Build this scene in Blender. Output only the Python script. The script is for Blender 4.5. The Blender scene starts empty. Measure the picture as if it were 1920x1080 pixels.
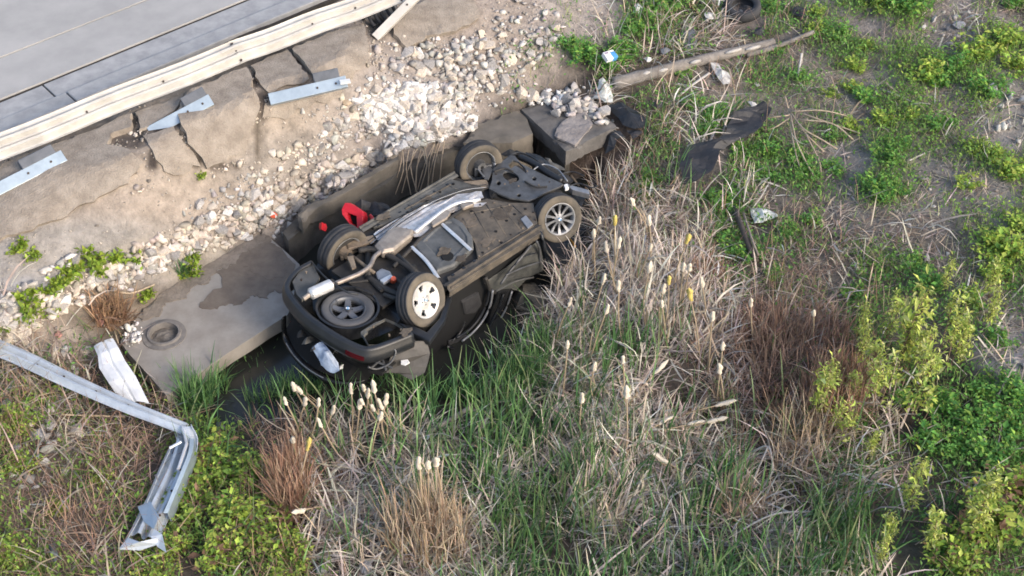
import bpy, bmesh, math, random
import numpy as np
from mathutils import Vector, Matrix
from mathutils.geometry import tessellate_polygon

scene = bpy.context.scene
COL = scene.collection
rng = np.random.default_rng(11)
R = math.radians

# ------------------------------------------------------------------ camera, light, exposure
TH = R(43.0)                       # camera looks 43 degrees below the horizon
CAM_H = 13.8
FPX = 960 / math.tan(R(20.0))      # focal length in pixels of a 1920 px wide picture
cam_d = bpy.data.cameras.new('camera')
cam_d.sensor_width = 36.0
cam_d.angle = R(40.0)
cam_d.clip_start = 0.1
cam_d.clip_end = 2000
cam = bpy.data.objects.new('camera', cam_d)
COL.objects.link(cam)
cam.location = (0, 0, CAM_H)
cam.rotation_euler = (math.pi / 2 - TH, 0, 0)
scene.camera = cam

SUN_EL, SUN_AZ = 30.0, 128.0       # azimuth measured from +Y towards +X
world = bpy.data.worlds.new('World')
scene.world = world
world.use_nodes = True
wn = world.node_tree.nodes
sky = wn.new('ShaderNodeTexSky')
sky.sky_type = 'NISHITA'
sky.sun_disc = False
sky.sun_elevation = R(SUN_EL)
sky.sun_rotation = R(SUN_AZ)
sky.dust_density = 2.6
sky.ozone_density = 1.0
wn['Background'].inputs['Strength'].default_value = 0.15
world.node_tree.links.new(sky.outputs[0], wn['Background'].inputs['Color'])
sun_d = bpy.data.lights.new('sun', 'SUN')
sun_d.energy = 1.2
sun_d.angle = R(22)
sun_d.color = (1.0, 0.88, 0.76)
sun = bpy.data.objects.new('sun', sun_d)
COL.objects.link(sun)
sdir = Vector((math.sin(R(SUN_AZ)) * math.cos(R(SUN_EL)), math.cos(R(SUN_AZ)) * math.cos(R(SUN_EL)), math.sin(R(SUN_EL))))
sun.rotation_euler = sdir.to_track_quat('Z', 'Y').to_euler()
scene.view_settings.view_transform = 'Standard'
scene.view_settings.look = 'None'
scene.view_settings.gamma = 1.0
scene.view_settings.use_curve_mapping = False
scene.view_settings.exposure = 0.98
try:
    scene.cycles.max_bounces = 5
    scene.cycles.filter_width = 1.7
except Exception:
    pass

# ------------------------------------------------------------------ where things stand: sight lines of the survey photo
FW = np.array([0, math.cos(TH), -math.sin(TH)])
UP = np.array([0, math.sin(TH), math.cos(TH)])
CAMP = np.array([0, 0, CAM_H])


def ray(px, py):
    return FW + (px - 960) / FPX * np.array([1.0, 0, 0]) + (540 - py) / FPX * UP


def onz(px, py, z):
    d = ray(px, py)
    return CAMP + d * ((z - CAM_H) / d[2])


def project(P):
    d = np.asarray(P, float) - CAMP
    dep = d @ FW
    return 960 + FPX * d[..., 0] / dep, 540 - FPX * (d @ UP) / dep


# terrain height survey (picture x, picture y, height)
CTRL = [(-150, 0, 1.15), (100, 0, 1.15), (300, 0, 1.15), (0, 150, 1.15), (400, -80, 1.15), (700, -140, 1.15),
        (-60, 320, 1.12), (200, 220, 1.12), (370, 150, 1.12), (600, 60, 1.12), (760, 0, 1.12),
        (-60, 440, .98), (150, 380, .97), (300, 330, .95), (480, 240, .95), (650, 170, .92), (720, 110, .95), (900, 0, 1.0), (900, 50, .9), (1000, -60, 1.0),
        (0, 560, .62), (100, 480, .68), (250, 420, .65), (450, 320, .55), (600, 250, .5), (700, 190, .6), (800, 140, .6), (950, 80, .6), (1050, 30, .6), (1150, -40, .6),
        (30, 640, .1), (120, 600, .06), (200, 540, .05), (300, 490, .02), (480, 400, -.03), (640, 345, -.03), (740, 275, .0), (860, 252, 0), (960, 195, .1), (1000, 150, .2),
        (250, 560, -.34), (450, 455, -.4), (360, 510, -.38), (190, 620, -.25), (100, 700, -.1), (0, 720, 0), (0, 900, -.1), (-150, 800, 0), (100, 1000, -.25), (300, 900, -.45),
        (240, 760, -.5), (330, 800, -.6), (450, 1000, -.45), (430, 870, -.55), (600, 850, -.6), (600, 1050, -.5), (300, 1100, -.4),
        (450, 710, -1.0), (650, 620, -1.05), (800, 500, -1.1), (950, 350, -1.1), (700, 370, -1.0), (580, 440, -1.0), (880, 640, -1.0),
        (850, 790, -.66), (700, 790, -.66), (1000, 700, -.62), (1050, 620, -.55), (1100, 500, -.5), (1100, 900, -.58), (1300, 700, -.52), (1345, 830, -.84), (1300, 450, -.45), (1200, 330, -.42), (1180, 260, -.2),
        (1500, 600, -.42), (1500, 800, -.5), (1400, 1000, -.6), (1650, 900, -.4), (1700, 600, -.25), (1900, 650, 0), (1900, 900, -.2), (1500, 300, -.2),
        (1400, 150, 0), (1600, 150, .1), (1700, 400, 0), (1900, 300, .2), (1850, 50, .3), (1250, 50, .3), (1150, 130, .2), (1500, 0, .25), (1700, 1040, -.35), (1720, 1085, -.3), (1620, 980, -.5), (2100, 500, .2), (2000, 1100, -.2), (1000, 1100, -.55)]
cp = np.array([np.append(onz(a, b, z)[:2], z) for a, b, z in CTRL])


def _tps(r):
    return np.where(r > 1e-9, r * r * np.log(np.maximum(r, 1e-9)), 0)


n_ = len(cp)
K_ = _tps(np.linalg.norm(cp[:, None, :2] - cp[None, :, :2], axis=2)) + np.eye(n_) * 0.15
Pm = np.hstack([np.ones((n_, 1)), cp[:, :2]])
A_ = np.block([[K_, Pm], [Pm.T, np.zeros((3, 3))]])
W_ = np.linalg.solve(A_, np.append(cp[:, 2], [0, 0, 0]))


def poly_xy(pts, z):
    return np.array([onz(a, b, z)[:2] for a, b in pts])


def inside(poly, x, y):
    c = np.zeros(np.shape(x), bool)
    n = len(poly)
    for i in range(n):
        x1, y1 = poly[i]
        x2, y2 = poly[(i + 1) % n]
        hit = ((y1 > y) != (y2 > y)) & (x < (x2 - x1) * (y - y1) / (y2 - y1 + 1e-12) + x1)
        c ^= hit
    return c


CHAN = poly_xy([(545, 470), (578, 412), (720, 345), (747, 312), (862, 276), (960, 262), (985, 225), (1060, 300), (1130, 272), (1120, 330), (1066, 470), (1000, 560), (950, 650), (860, 700), (700, 722), (530, 728), (430, 760), (345, 745), (540, 600)], -.3)
SLABP = poly_xy([(318, 745), (245, 672), (270, 600), (300, 550), (490, 437), (560, 495), (548, 592)], -.4)
ROADEDGE_A = onz(-200, 300, 1.2)[:2]
ROADEDGE_B = onz(640, -30, 1.2)[:2]


def rawh(x, y):
    x = np.asarray(x, float)
    y = np.asarray(y, float)
    shp = x.shape
    q = np.stack([x.ravel(), y.ravel()], 1)
    out = np.zeros(len(q))
    for s in range(0, len(q), 20000):
        b = q[s:s + 20000]
        k = _tps(np.linalg.norm(b[:, None] - cp[None, :, :2], axis=2))
        out[s:s + 20000] = k @ W_[:n_] + W_[n_] + b @ W_[n_ + 1:]
    h = out.reshape(shp)
    # far outside the surveyed patch the land settles to an even level
    far = np.clip((np.hypot(x - 0, y - 14.5) - 11) / 6, 0, 1)
    h = np.clip(h, -1.15, 1.2) * (1 - far) + far * np.where((y - 16) * .85 - x * .5 > 3, 1.12, .1)
    h = h + .03 * np.sin(x * 3.1 + y * 1.7) * np.sin(y * 2.7 - x * .9) * (h < .9) + .015 * np.sin(x * 7.3 - y * 5.1) * np.sin(y * 8.7 + x * 2.3) * (h < .9)
    h = np.where(inside(CHAN, x, y), np.minimum(h, -1.0), h)
    h = np.where(inside(SLABP, x, y), np.minimum(h, -.55), h)
    return h


GX0, GX1, GY0, GY1, GS = -13.0, 13.0, 6.0, 27.0, 0.07
gx = np.arange(GX0, GX1, GS)
gy = np.arange(GY0, GY1, GS)
HG = rawh(*np.meshgrid(gx, gy))


def hz(x, y):
    fx = np.clip((np.asarray(x) - GX0) / GS, 0, len(gx) - 1.001)
    fy = np.clip((np.asarray(y) - GY0) / GS, 0, len(gy) - 1.001)
    i = fx.astype(int)
    j = fy.astype(int)
    u = fx - i
    v = fy - j
    return (HG[j, i] * (1 - u) + HG[j, i + 1] * u) * (1 - v) + (HG[j + 1, i] * (1 - u) + HG[j + 1, i + 1] * u) * v


def ground(px, py, dz=0.0):
    """ground point below the spot seen at picture (px, py), the spot being dz above the ground"""
    d = ray(px, py)
    t0 = (2.5 - CAM_H) / d[2]
    t1 = (-1.6 - CAM_H) / d[2]
    for t in np.linspace(t0, t1, 400):
        p = CAMP + d * t
        if p[2] - dz <= hz(p[0], p[1]):
            break
    return Vector((p[0], p[1], float(hz(p[0], p[1]))))


# ------------------------------------------------------------------ materials
def mat(name, col, rough=.8, metal=0.0, col2=None, scale=6.0, bump=.3, bscale=40.0, spec=.5, attr=False, trans=0.0, bdist=.01, detail=6):
    m = bpy.data.materials.new(name)
    m.use_nodes = True
    nt = m.node_tree
    N = nt.nodes
    L = nt.links
    p = N['Principled BSDF']
    p.inputs['Roughness'].default_value = rough
    p.inputs['Metallic'].default_value = metal
    p.inputs['Specular IOR Level'].default_value = spec
    tc = N.new('ShaderNodeTexCoord')
    no = N.new('ShaderNodeTexNoise')
    no.inputs['Scale'].default_value = scale
    no.inputs['Detail'].default_value = detail
    no.inputs['Roughness'].default_value = .65
    L.new(tc.outputs['Object'], no.inputs['Vector'])
    if col2 is None:
        col2 = tuple(c * .65 for c in col)
    if attr:
        at = N.new('ShaderNodeAttribute')
        at.attribute_name = 'Col'
        mx = N.new('ShaderNodeMix')
        mx.data_type = 'RGBA'
        mx.blend_type = 'MULTIPLY'
        mx.inputs[0].default_value = 1.0
        rp = N.new('ShaderNodeValToRGB')
        rp.color_ramp.elements[0].position = .3
        rp.color_ramp.elements[1].position = .7
        rp.color_ramp.elements[0].color = (*[.6] * 3, 1)
        rp.color_ramp.elements[1].color = (*[1.25] * 3, 1)
        L.new(no.outputs['Fac'], rp.inputs[0])
        L.new(at.outputs['Color'], mx.inputs[6])
        L.new(rp.outputs[0], mx.inputs[7])
        cout = mx.outputs[2]
    else:
        rp = N.new('ShaderNodeValToRGB')
        rp.color_ramp.elements[0].position = .35
        rp.color_ramp.elements[1].position = .65
        rp.color_ramp.elements[0].color = (*col2, 1)
        rp.color_ramp.elements[1].color = (*col, 1)
        L.new(no.outputs['Fac'], rp.inputs[0])
        cout = rp.outputs[0]
    L.new(cout, p.inputs['Base Color'])
    if bump:
        n2 = N.new('ShaderNodeTexNoise')
        n2.inputs['Scale'].default_value = bscale
        n2.inputs['Detail'].default_value = 5
        L.new(tc.outputs['Object'], n2.inputs['Vector'])
        b = N.new('ShaderNodeBump')
        b.inputs['Strength'].default_value = bump
        b.inputs['Distance'].default_value = bdist
        L.new(n2.outputs['Fac'], b.inputs['Height'])
        L.new(b.outputs[0], p.inputs['Normal'])
    if trans:
        tr = N.new('ShaderNodeBsdfTranslucent')
        L.new(cout, tr.inputs['Color'])
        ms = N.new('ShaderNodeMixShader')
        ms.inputs[0].default_value = trans
        L.new(p.outputs[0], ms.inputs[1])
        L.new(tr.outputs[0], ms.inputs[2])
        L.new(ms.outputs[0], N['Material Output'].inputs['Surface'])
    return m


M = {}
M['ground'] = mat('soil', (.2, .17, .14), .95, scale=5, bump=.9, bscale=22, bdist=.03, attr=True, spec=.2, detail=9)
M['road'] = mat('road_concrete', (.43, .415, .395), .9, col2=(.35, .34, .325), scale=1.3, bump=.25, bscale=90, bdist=.004, spec=.25, detail=10)
M['kerb'] = mat('kerb_concrete', (.42, .415, .41), .9, col2=(.30, .30, .30), scale=4, bump=.4, bscale=60, bdist=.005, spec=.25, detail=9)
M['dark_soil'] = mat('dark_soil', (.085, .075, .065), .95, scale=9, bump=.8, bscale=30, bdist=.03, spec=.2)
M['tan'] = mat('sandy_pavement', (.35, .305, .255), .95, col2=(.235, .2, .165), scale=5, bump=1.0, bscale=38, bdist=.02, spec=.15, detail=10)
M['slab'] = mat('weathered_concrete', (.34, .315, .28), .85, col2=(.24, .215, .19), scale=2.2, bump=.4, bscale=50, bdist=.006, spec=.3, detail=10)
M['wall'] = mat('dark_concrete', (.115, .105, .09), .85, col2=(.06, .055, .048), scale=3, bump=.5, bscale=40, bdist=.01)  # dark concrete, with the shade of the ditch hollow put into the tone
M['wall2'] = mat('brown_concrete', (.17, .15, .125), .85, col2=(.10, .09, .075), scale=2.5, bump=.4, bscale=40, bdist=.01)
M['galv'] = mat('galvanised_steel', (.57, .55, .505), .55, .15, col2=(.43, .41, .375), scale=3, bump=.15, bscale=30, bdist=.004)
M['galv_blue'] = mat('zinc_steel', (.42, .50, .56), .42, .6, col2=(.33, .40, .46), scale=5, bump=.15, bscale=30, bdist=.004)
M['galv_pale'] = mat('pale_zinc', (.68, .72, .75), .42, .55, col2=(.5, .54, .58), scale=4, bump=.2, bscale=20, bdist=.006)
M['panel_white'] = mat('white_zinc', (.78, .79, .80), .45, .2, col2=(.60, .62, .64), scale=4, bump=.3, bscale=8, bdist=.02)
M['block'] = mat('grey_block', (.13, .14, .16), .7, col2=(.09, .10, .115), scale=6)
M['bolt'] = mat('rusty_bolt', (.10, .08, .07), .6, .6)
M['black'] = mat('black_paint', (.010, .011, .013), .25, col2=(.022, .021, .020), scale=5, bump=.12, bscale=12, bdist=.01)
M['plastic'] = mat('black_plastic', (.013, .015, .019), .42, col2=(.026, .027, .029), scale=4, bump=.2, bscale=60, bdist=.003)
M['deep_black'] = mat('black_parts_and_shade', (.005, .005, .0055), .9, bump=0)  # near-black for small parts and for panels standing in for shade
M['under'] = mat('dusty_underbody', (.145, .12, .092), .75, col2=(.055, .05, .044), scale=4.5, bump=.35, bscale=20, bdist=.008, spec=.35)
M['under_grey'] = mat('grey_undertray', (.13, .125, .112), .65, col2=(.055, .055, .052), scale=4, bump=.3, bscale=25, bdist=.006)
M['tank'] = mat('dusty_tank', (.12, .122, .12), .6, col2=(.065, .068, .068), scale=6, bump=.3, bscale=18, bdist=.01)
M['frame'] = mat('steel_plate', (.13, .133, .138), .5, .3, col2=(.065, .064, .063), scale=5, bump=.25, bscale=30, bdist=.005)
M['chassis'] = mat('dark_chassis', (.05, .046, .042), .7, .2, scale=8, bump=.3)
M['rust'] = mat('dusty_arm', (.27, .215, .155), .8, .1, col2=(.15, .115, .085), scale=8, bump=.3)
M['shield'] = mat('bright_shield', (.78, .76, .74), .38, .6, col2=(.5, .46, .43), scale=9, bump=.5, bscale=16, bdist=.012)
M['muffler'] = mat('tan_muffler', (.42, .36, .30), .5, .5, col2=(.29, .25, .21), scale=7, bump=.3, bscale=20)
M['pipe'] = mat('exhaust_pipe', (.36, .31, .27), .5, .5, col2=(.24, .2, .17), scale=12)
M['silver'] = mat('bright_silver', (.80, .80, .80), .35, .5, col2=(.62, .61, .6), scale=8, bump=.1)
M['rimwhite'] = mat('silver_alloy', (.66, .645, .62), .45, .3, col2=(.48, .46, .43), scale=12, bump=.1)
M['rimfront'] = mat('dull_alloy', (.24, .245, .26), .4, .4, col2=(.15, .155, .165), scale=8, bump=.1)
M['rimdark'] = mat('dark_alloy', (.12, .125, .135), .45, .4, col2=(.07, .073, .08), scale=8, bump=.1)
M['rimgrey'] = mat('grey_alloy', (.36, .365, .38), .4, .5, col2=(.25, .255, .26), scale=8, bump=.1)
M['tyre'] = mat('tyre_rubber', (.055, .055, .058), .8, col2=(.035, .035, .037), scale=5, bump=.4, bscale=70, bdist=.005, spec=.3)
M['tyre_dusty'] = mat('dusty_tyre_side', (.17, .145, .112), .9, col2=(.085, .077, .066), scale=4, bump=.3, bscale=40, bdist=.004, spec=.2)
M['red'] = mat('red_plastic', (.62, .018, .03), .4, col2=(.5, .014, .025), scale=6, bump=.1)
M['reddark'] = mat('red_lens', (.085, .004, .010), .25, bump=0)
M['orange'] = mat('orange_red', (.75, .12, .05), .5, bump=.1)
M['white'] = mat('white_plastic', (.82, .82, .80), .5, col2=(.7, .7, .7), scale=10, bump=.3, bscale=25, bdist=.01)
M['bag'] = mat('white_bag', (.78, .80, .76), .55, col2=(.66, .69, .66), scale=9, bump=.6, bscale=22, bdist=.02, trans=.15)
M['bluebag'] = mat('blue_white_sheet', (.50, .60, .75), .4, col2=(.22, .28, .4), scale=9, bump=.6, bscale=18, bdist=.02)
M['bluepale'] = mat('pale_blue_plastic', (.55, .68, .74), .35, col2=(.4, .5, .56), scale=9, bump=.4, bscale=20, bdist=.01)
M['blue'] = mat('bright_blue_print', (.09, .33, .66), .5, bump=.1)
M['cloth'] = mat('pale_cloth', (.58, .57, .55), .9, col2=(.4, .39, .38), scale=7, bump=.5, bscale=30)
M['tarp'] = mat('black_sheet', (.035, .034, .037), .6, col2=(.022, .022, .024), scale=5, bump=.7, bscale=9, bdist=.03)
M['log'] = mat('weathered_log', (.27, .245, .22), .9, col2=(.15, .135, .12), scale=5, bump=.6, bscale=25, bdist=.02)
M['peel'] = mat('bare_wood', (.50, .475, .44), .8, col2=(.36, .335, .31), scale=8, bump=.3)
M['stick'] = mat('dry_stick', (.30, .25, .20), .9, col2=(.19, .155, .125), scale=9, bump=.4)
M['darkstick'] = mat('dark_wood', (.10, .08, .065), .9, scale=7, bump=.5)
M['straw'] = mat('straw_blades', (.4, .35, .3), .75, attr=True, scale=3, bump=0, spec=.25, trans=.2)
M['leaf'] = mat('leaf', (.1, .2, .05), .55, attr=True, scale=5, bump=0, spec=.3, trans=.3)
M['stone'] = mat('quarry_stone', (.5, .47, .43), .9, col2=(.36, .33, .30), scale=7, bump=.5, bscale=30, bdist=.01, attr=True, spec=.2)
M['cattail'] = mat('cattail_fluff', (.88, .80, .67), .95, col2=(.72, .61, .47), scale=26, bump=.8, bscale=90, bdist=.01, spec=.1)
M['cattail_yellow'] = mat('cattail_yellow', (.74, .62, .20), .95, col2=(.58, .45, .14), scale=26, bump=.8, bscale=90, bdist=.01, spec=.1)
M['stem'] = mat('dry_stem', (.42, .33, .22), .85, col2=(.3, .23, .15), scale=10, bump=.2)
M['twig'] = mat('brown_twig', (.22, .15, .10), .9, scale=10, bump=.2)
M['deadleaf'] = mat('pale_dead_branch', (.52, .42, .31), .85, col2=(.38, .29, .2), scale=10, bump=.2)
mw = bpy.data.materials.new('ditch_water')
mw.use_nodes = True
_p = mw.node_tree.nodes['Principled BSDF']
_p.inputs['Base Color'].default_value = (.028, .029, .025, 1)
_p.inputs['Roughness'].default_value = .2
_n = mw.node_tree.nodes.new('ShaderNodeTexNoise')
_n.inputs['Scale'].default_value = 4
_b = mw.node_tree.nodes.new('ShaderNodeBump')
_b.inputs['Strength'].default_value = .08
mw.node_tree.links.new(_n.outputs['Fac'], _b.inputs['Height'])
mw.node_tree.links.new(_b.outputs[0], _p.inputs['Normal'])
M['water'] = mw


# ------------------------------------------------------------------ object helpers
def tag(o, label=None, cat=None, group=None, kind=None):
    if label:
        o['label'] = label
    if cat:
        o['category'] = cat
    if group:
        o['group'] = group
    if kind:
        o['kind'] = kind
    return o


def link(name, me, parent=None):
    o = bpy.data.objects.new(name, me)
    COL.objects.link(o)
    if parent is not None:
        o.parent = parent
    return o


def empty(name, loc=(0, 0, 0), rot=(0, 0, 0)):
    o = bpy.data.objects.new(name, None)
    COL.objects.link(o)
    o.empty_display_size = .2
    o.location = loc
    o.rotation_euler = rot
    return o


class MB:
    """collects shapes for ONE mesh object"""

    def __init__(s):
        s.v = []
        s.f = []

    def add(s, v, f):
        b = len(s.v)
        s.v += [tuple(map(float, p)) for p in v]
        s.f += [tuple(i + b for i in q) for q in f]
        return s

    def box(s, c, size, rot=None):
        x, y, z = [a / 2 for a in size]
        P = [Vector(p) for p in ((-x, -y, -z), (x, -y, -z), (x, y, -z), (-x, y, -z), (-x, -y, z), (x, -y, z), (x, y, z), (-x, y, z))]
        if rot is not None:
            P = [rot @ p for p in P]
        P = [p + Vector(c) for p in P]
        return s.add(P, [(3, 2, 1, 0), (4, 5, 6, 7), (0, 1, 5, 4), (1, 2, 6, 5), (2, 3, 7, 6), (3, 0, 4, 7)])

    def tube(s, pts, r, n=8, cap=True):
        pts = [Vector(p) for p in pts]
        rs = r if isinstance(r, (list, tuple)) else [r] * len(pts)
        rings = []
        for i, p in enumerate(pts):
            t = (pts[min(i + 1, len(pts) - 1)] - pts[max(i - 1, 0)]).normalized()
            a = Vector((0, 0, 1)) if abs(t.z) < .9 else Vector((1, 0, 0))
            u = t.cross(a).normalized()
            w = t.cross(u)
            rings.append([p + (u * math.cos(k * 2 * math.pi / n) + w * math.sin(k * 2 * math.pi / n)) * rs[i] for k in range(n)])
        V = [q for g in rings for q in g]
        F = []
        for i in range(len(pts) - 1):
            for k in range(n):
                F.append((i * n + k, i * n + (k + 1) % n, (i + 1) * n + (k + 1) % n, (i + 1) * n + k))
        if cap:
            F.append(tuple(range(n))[::-1])
            F.append(tuple((len(pts) - 1) * n + k for k in range(n)))
        return s.add(V, F)

    def prism(s, loops, d):
        """flat outline (first loop) with holes (other loops), thickened by vector d"""
        if not isinstance(loops[0][0], (list, tuple, Vector, np.ndarray)):
            loops = [loops]
        loops = [[Vector(p) for p in l] for l in loops]
        d = Vector(d)
        flat = [p for l in loops for p in l]
        n = len(flat)
        tri = tessellate_polygon(loops)
        V = flat + [p + d for p in flat]
        F = [tuple(t) for t in tri] + [tuple(i + n for i in t[::-1]) for t in tri]
        b = 0
        for l in loops:
            for i in range(len(l)):
                j = (i + 1) % len(l)
                F.append((b + i, b + j, b + j + n, b + i + n))
            b += len(l)
        return s.add(V, F)

    def sweep(s, rows, closed=False):
        """rows of points, all the same length, joined into a skin"""
        m = len(rows[0])
        V = [p for r_ in rows for p in r_]
        F = []
        for i in range(len(rows) - 1):
            for k in range(m if closed else m - 1):
                F.append((i * m + k, i * m + (k + 1) % m, (i + 1) * m + (k + 1) % m, (i + 1) * m + k))
        return s.add(V, F)

    def build(s, name, m, parent=None, smooth=False, bevel=0, solid=0, sub=0, recalc=True):
        me = bpy.data.meshes.new(name)
        me.from_pydata(s.v, [], s.f)
        if recalc:
            bm = bmesh.new()
            bm.from_mesh(me)
            bmesh.ops.recalc_face_normals(bm, faces=bm.faces)
            bm.to_mesh(me)
            bm.free()
        me.materials.append(m)
        if smooth:
            me.polygons.foreach_set('use_smooth', [True] * len(me.polygons))
        o = link(name, me, parent)
        if solid:
            q = o.modifiers.new('solid', 'SOLIDIFY')
            q.thickness = solid
            q.offset = 0
        if bevel:
            q = o.modifiers.new('bevel', 'BEVEL')
            q.width = bevel
            q.segments = 2
            q.limit_method = 'ANGLE'
            q.angle_limit = R(40)
        if sub:
            q = o.modifiers.new('sub', 'SUBSURF')
            q.levels = sub
            q.render_levels = sub
        return o


def smooth_path(pts, n=8):
    """Catmull-Rom through the points"""
    P = [Vector(p) for p in pts]
    P = [P[0] * 2 - P[1]] + P + [P[-1] * 2 - P[-2]]
    out = []
    for i in range(1, len(P) - 2):
        for k in range(n):
            t = k / n
            a, b, c, d = P[i - 1], P[i], P[i + 1], P[i + 2]
            out.append(.5 * ((2 * b) + (c - a) * t + (2 * a - 5 * b + 4 * c - d) * t * t + (3 * b - a - 3 * c + d) * t ** 3))
    out.append(P[-2])
    return out


def noise3(p, s):
    x, y, z = p
    return (math.sin(x * s + 1.3 * math.sin(y * s * 1.7)) + math.sin(y * s * 1.3 + 2.1 + math.sin(z * s)) + math.sin(z * s * 1.1 + x * s * .7)) / 3


def crumpled(name, pts, m, parent=None, amp=.05, freq=9, cuts=3, thick=.006, lift=None):
    """a torn sheet: outline through 3D points, filled, subdivided and creased"""
    bm = bmesh.new()
    pts = [Vector(p) for p in pts]
    vs = [bm.verts.new(p) for p in pts]
    if lift and len(pts) < 12:
        vc = bm.verts.new(sum(pts, Vector()) / len(pts) + Vector((0, 0, lift)))
        for i in range(len(vs)):
            bm.faces.new((vs[i], vs[(i + 1) % len(vs)], vc))
    else:
        for t in tessellate_polygon([pts]):
            bm.faces.new([vs[k] for k in t])
    bmesh.ops.subdivide_edges(bm, edges=bm.edges[:], cuts=cuts, use_grid_fill=True)
    for v in bm.verts:
        v.co += Vector((noise3(v.co + Vector((5, 1, 2)), freq) * .6, noise3(v.co + Vector((1, 7, 3)), freq) * .6, noise3(v.co, freq) + .5 * noise3(v.co, freq * 2.3))) * amp
    bmesh.ops.recalc_face_normals(bm, faces=bm.faces)
    me = bpy.data.meshes.new(name)
    bm.to_mesh(me)
    bm.free()
    me.materials.append(m)
    o = link(name, me, parent)
    q = o.modifiers.new('solid', 'SOLIDIFY')
    q.thickness = thick
    return o


def roughen(o, size=.13, amp=.018, freq=6):
    """break up the faces and edges of weathered concrete"""
    bm = bmesh.new()
    bm.from_mesh(o.data)
    for q in list(o.modifiers):
        o.modifiers.remove(q)
    for _ in range(5):
        bmesh.ops.triangulate(bm, faces=bm.faces[:])
        e = [e for e in bm.edges if e.calc_length() > size]
        if not e:
            break
        bmesh.ops.subdivide_edges(bm, edges=e, cuts=1)
    bmesh.ops.triangulate(bm, faces=bm.faces[:])
    bmesh.ops.remove_doubles(bm, verts=bm.verts[:], dist=.0005)
    edge = {v for e in bm.edges if len(e.link_faces) == 2 and e.calc_face_angle(0) > .6 for v in e.verts}
    for v in bm.verts:
        n = noise3(v.co, freq) + .7 * noise3(v.co + Vector((3, 1, 7)), freq * 2.7)
        k = amp * (1.6 if v in edge else .6)
        v.co -= v.normal * (abs(n) if v in edge else n) * k
    bm.to_mesh(o.data)
    bm.free()
    return o


def np_mesh(name, V, F3, m, C=None, F4=None, parent=None, smooth=False):
    """big mesh from arrays; C = colour per vertex"""
    me = bpy.data.meshes.new(name)
    parts = []
    sizes = []
    if F4 is not None and len(F4):
        parts.append(F4.ravel())
        sizes.append(np.full(len(F4), 4))
    if F3 is not None and len(F3):
        parts.append(F3.ravel())
        sizes.append(np.full(len(F3), 3))
    li = np.concatenate(parts).astype(np.int32)
    sz = np.concatenate(sizes).astype(np.int32)
    me.vertices.add(len(V))
    me.vertices.foreach_set('co', np.asarray(V, np.float32).ravel())
    me.loops.add(len(li))
    me.loops.foreach_set('vertex_index', li)
    me.polygons.add(len(sz))
    me.polygons.foreach_set('loop_start', np.concatenate([[0], np.cumsum(sz)[:-1]]).astype(np.int32))
    me.polygons.foreach_set('loop_total', sz)
    if smooth:
        me.polygons.foreach_set('use_smooth', np.ones(len(sz), bool))
    me.update(calc_edges=True)
    if C is not None:
        a = me.attributes.new('Col', 'FLOAT_COLOR', 'POINT')
        c4 = np.ones((len(V), 4), np.float32)
        c4[:, :3] = C
        a.data.foreach_set('color', c4.ravel())
    me.materials.append(m)
    return link(name, me, parent)

# ================================================================== THE SETTING
# ---- ground: one sheet, fine in view and widening out to the horizon
PAINT = [  # picture x, y, radius x, radius y, soil colour (last row also holds crack shade)
    (150, 400, 420, 130, (.33, .28, .235)), (450, 250, 260, 110, (.33, .28, .23)), (800, 60, 220, 120, (.32, .27, .225)),
    (120, 480, 260, 70, (.28, .26, .24)), (560, 300, 140, 50, (.30, .265, .23)), (760, 200, 150, 100, (.33, .29, .26)), (960, 60, 130, 110, (.30, .255, .22)), (1090, 40, 90, 60, (.33, .29, .26)),
    (60, 560, 80, 40, (.25, .25, .26)), (1730, 410, 130, 130, (.35, .325, .31)), (1750, 50, 130, 70, (.34, .30, .28)), (1900, 210, 70, 90, (.33, .31, .30)), (1900, 650, 70, 90, (.32, .30, .30)),
    (1550, 180, 60, 50, (.26, .24, .23)), (1600, 340, 150, 60, (.23, .205, .18)), (60, 650, 120, 50, (.33, .28, .23)), (1500, 20, 120, 40, (.22, .20, .2)),
    (100, 900, 300, 200, (.15, .115, .09)), (1250, 550, 330, 250, (.10, .082, .068)), (350, 480, 120, 40, (.33, .29, .24)),
    (1360, 840, 60, 70, (.05, .048, .045)), (960, 1065, 60, 30, (.05, .05, .055)), (680, 950, 90, 60, (.14, .12, .11)), (1750, 1000, 300, 150, (.14, .12, .09)), (1330, 170, 220, 110, (.12, .10, .082)), (1600, 260, 330, 200, (.25, .225, .195)), (1800, 300, 200, 250, (.27, .245, .215)), (1700, 520, 200, 110, (.20, .175, .145)), (1450, 430, 120, 80, (.17, .145, .12)), (1120, 260, 130, 70, (.11, .085, .07)), (200, 570, 120, 40, (.2, .165, .13)), (340, 740, 200, 60, (.10, .085, .07)),
         (252, 228, 9, 16, (.05, .045, .04)), (240, 265, 34, 14, (.12, .10, .085)), (262, 250, 12, 12, (.05, .045, .04)), (285, 300, 12, 22, (.06, .05, .045)), (335, 220, 9, 22, (.06, .05, .045)), (300, 242, 26, 8, (.06, .05, .045)), (340, 256, 8, 16, (.05, .045, .04)), (368, 300, 12, 16, (.07, .06, .05)), (492, 200, 14, 26, (.11, .09, .075)), (500, 182, 26, 12, (.09, .075, .065)), (478, 150, 8, 14, (.06, .05, .045)), (562, 122, 8, 26, (.06, .05, .045)), (708, 52, 20, 22, (.06, .055, .05)), (484, 260, 8, 40, (.12, .10, .08)), (420, 312, 34, 7, (.11, .09, .075))]  # crack and pit spots: dark soil with the shade of the gaps painted in


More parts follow.
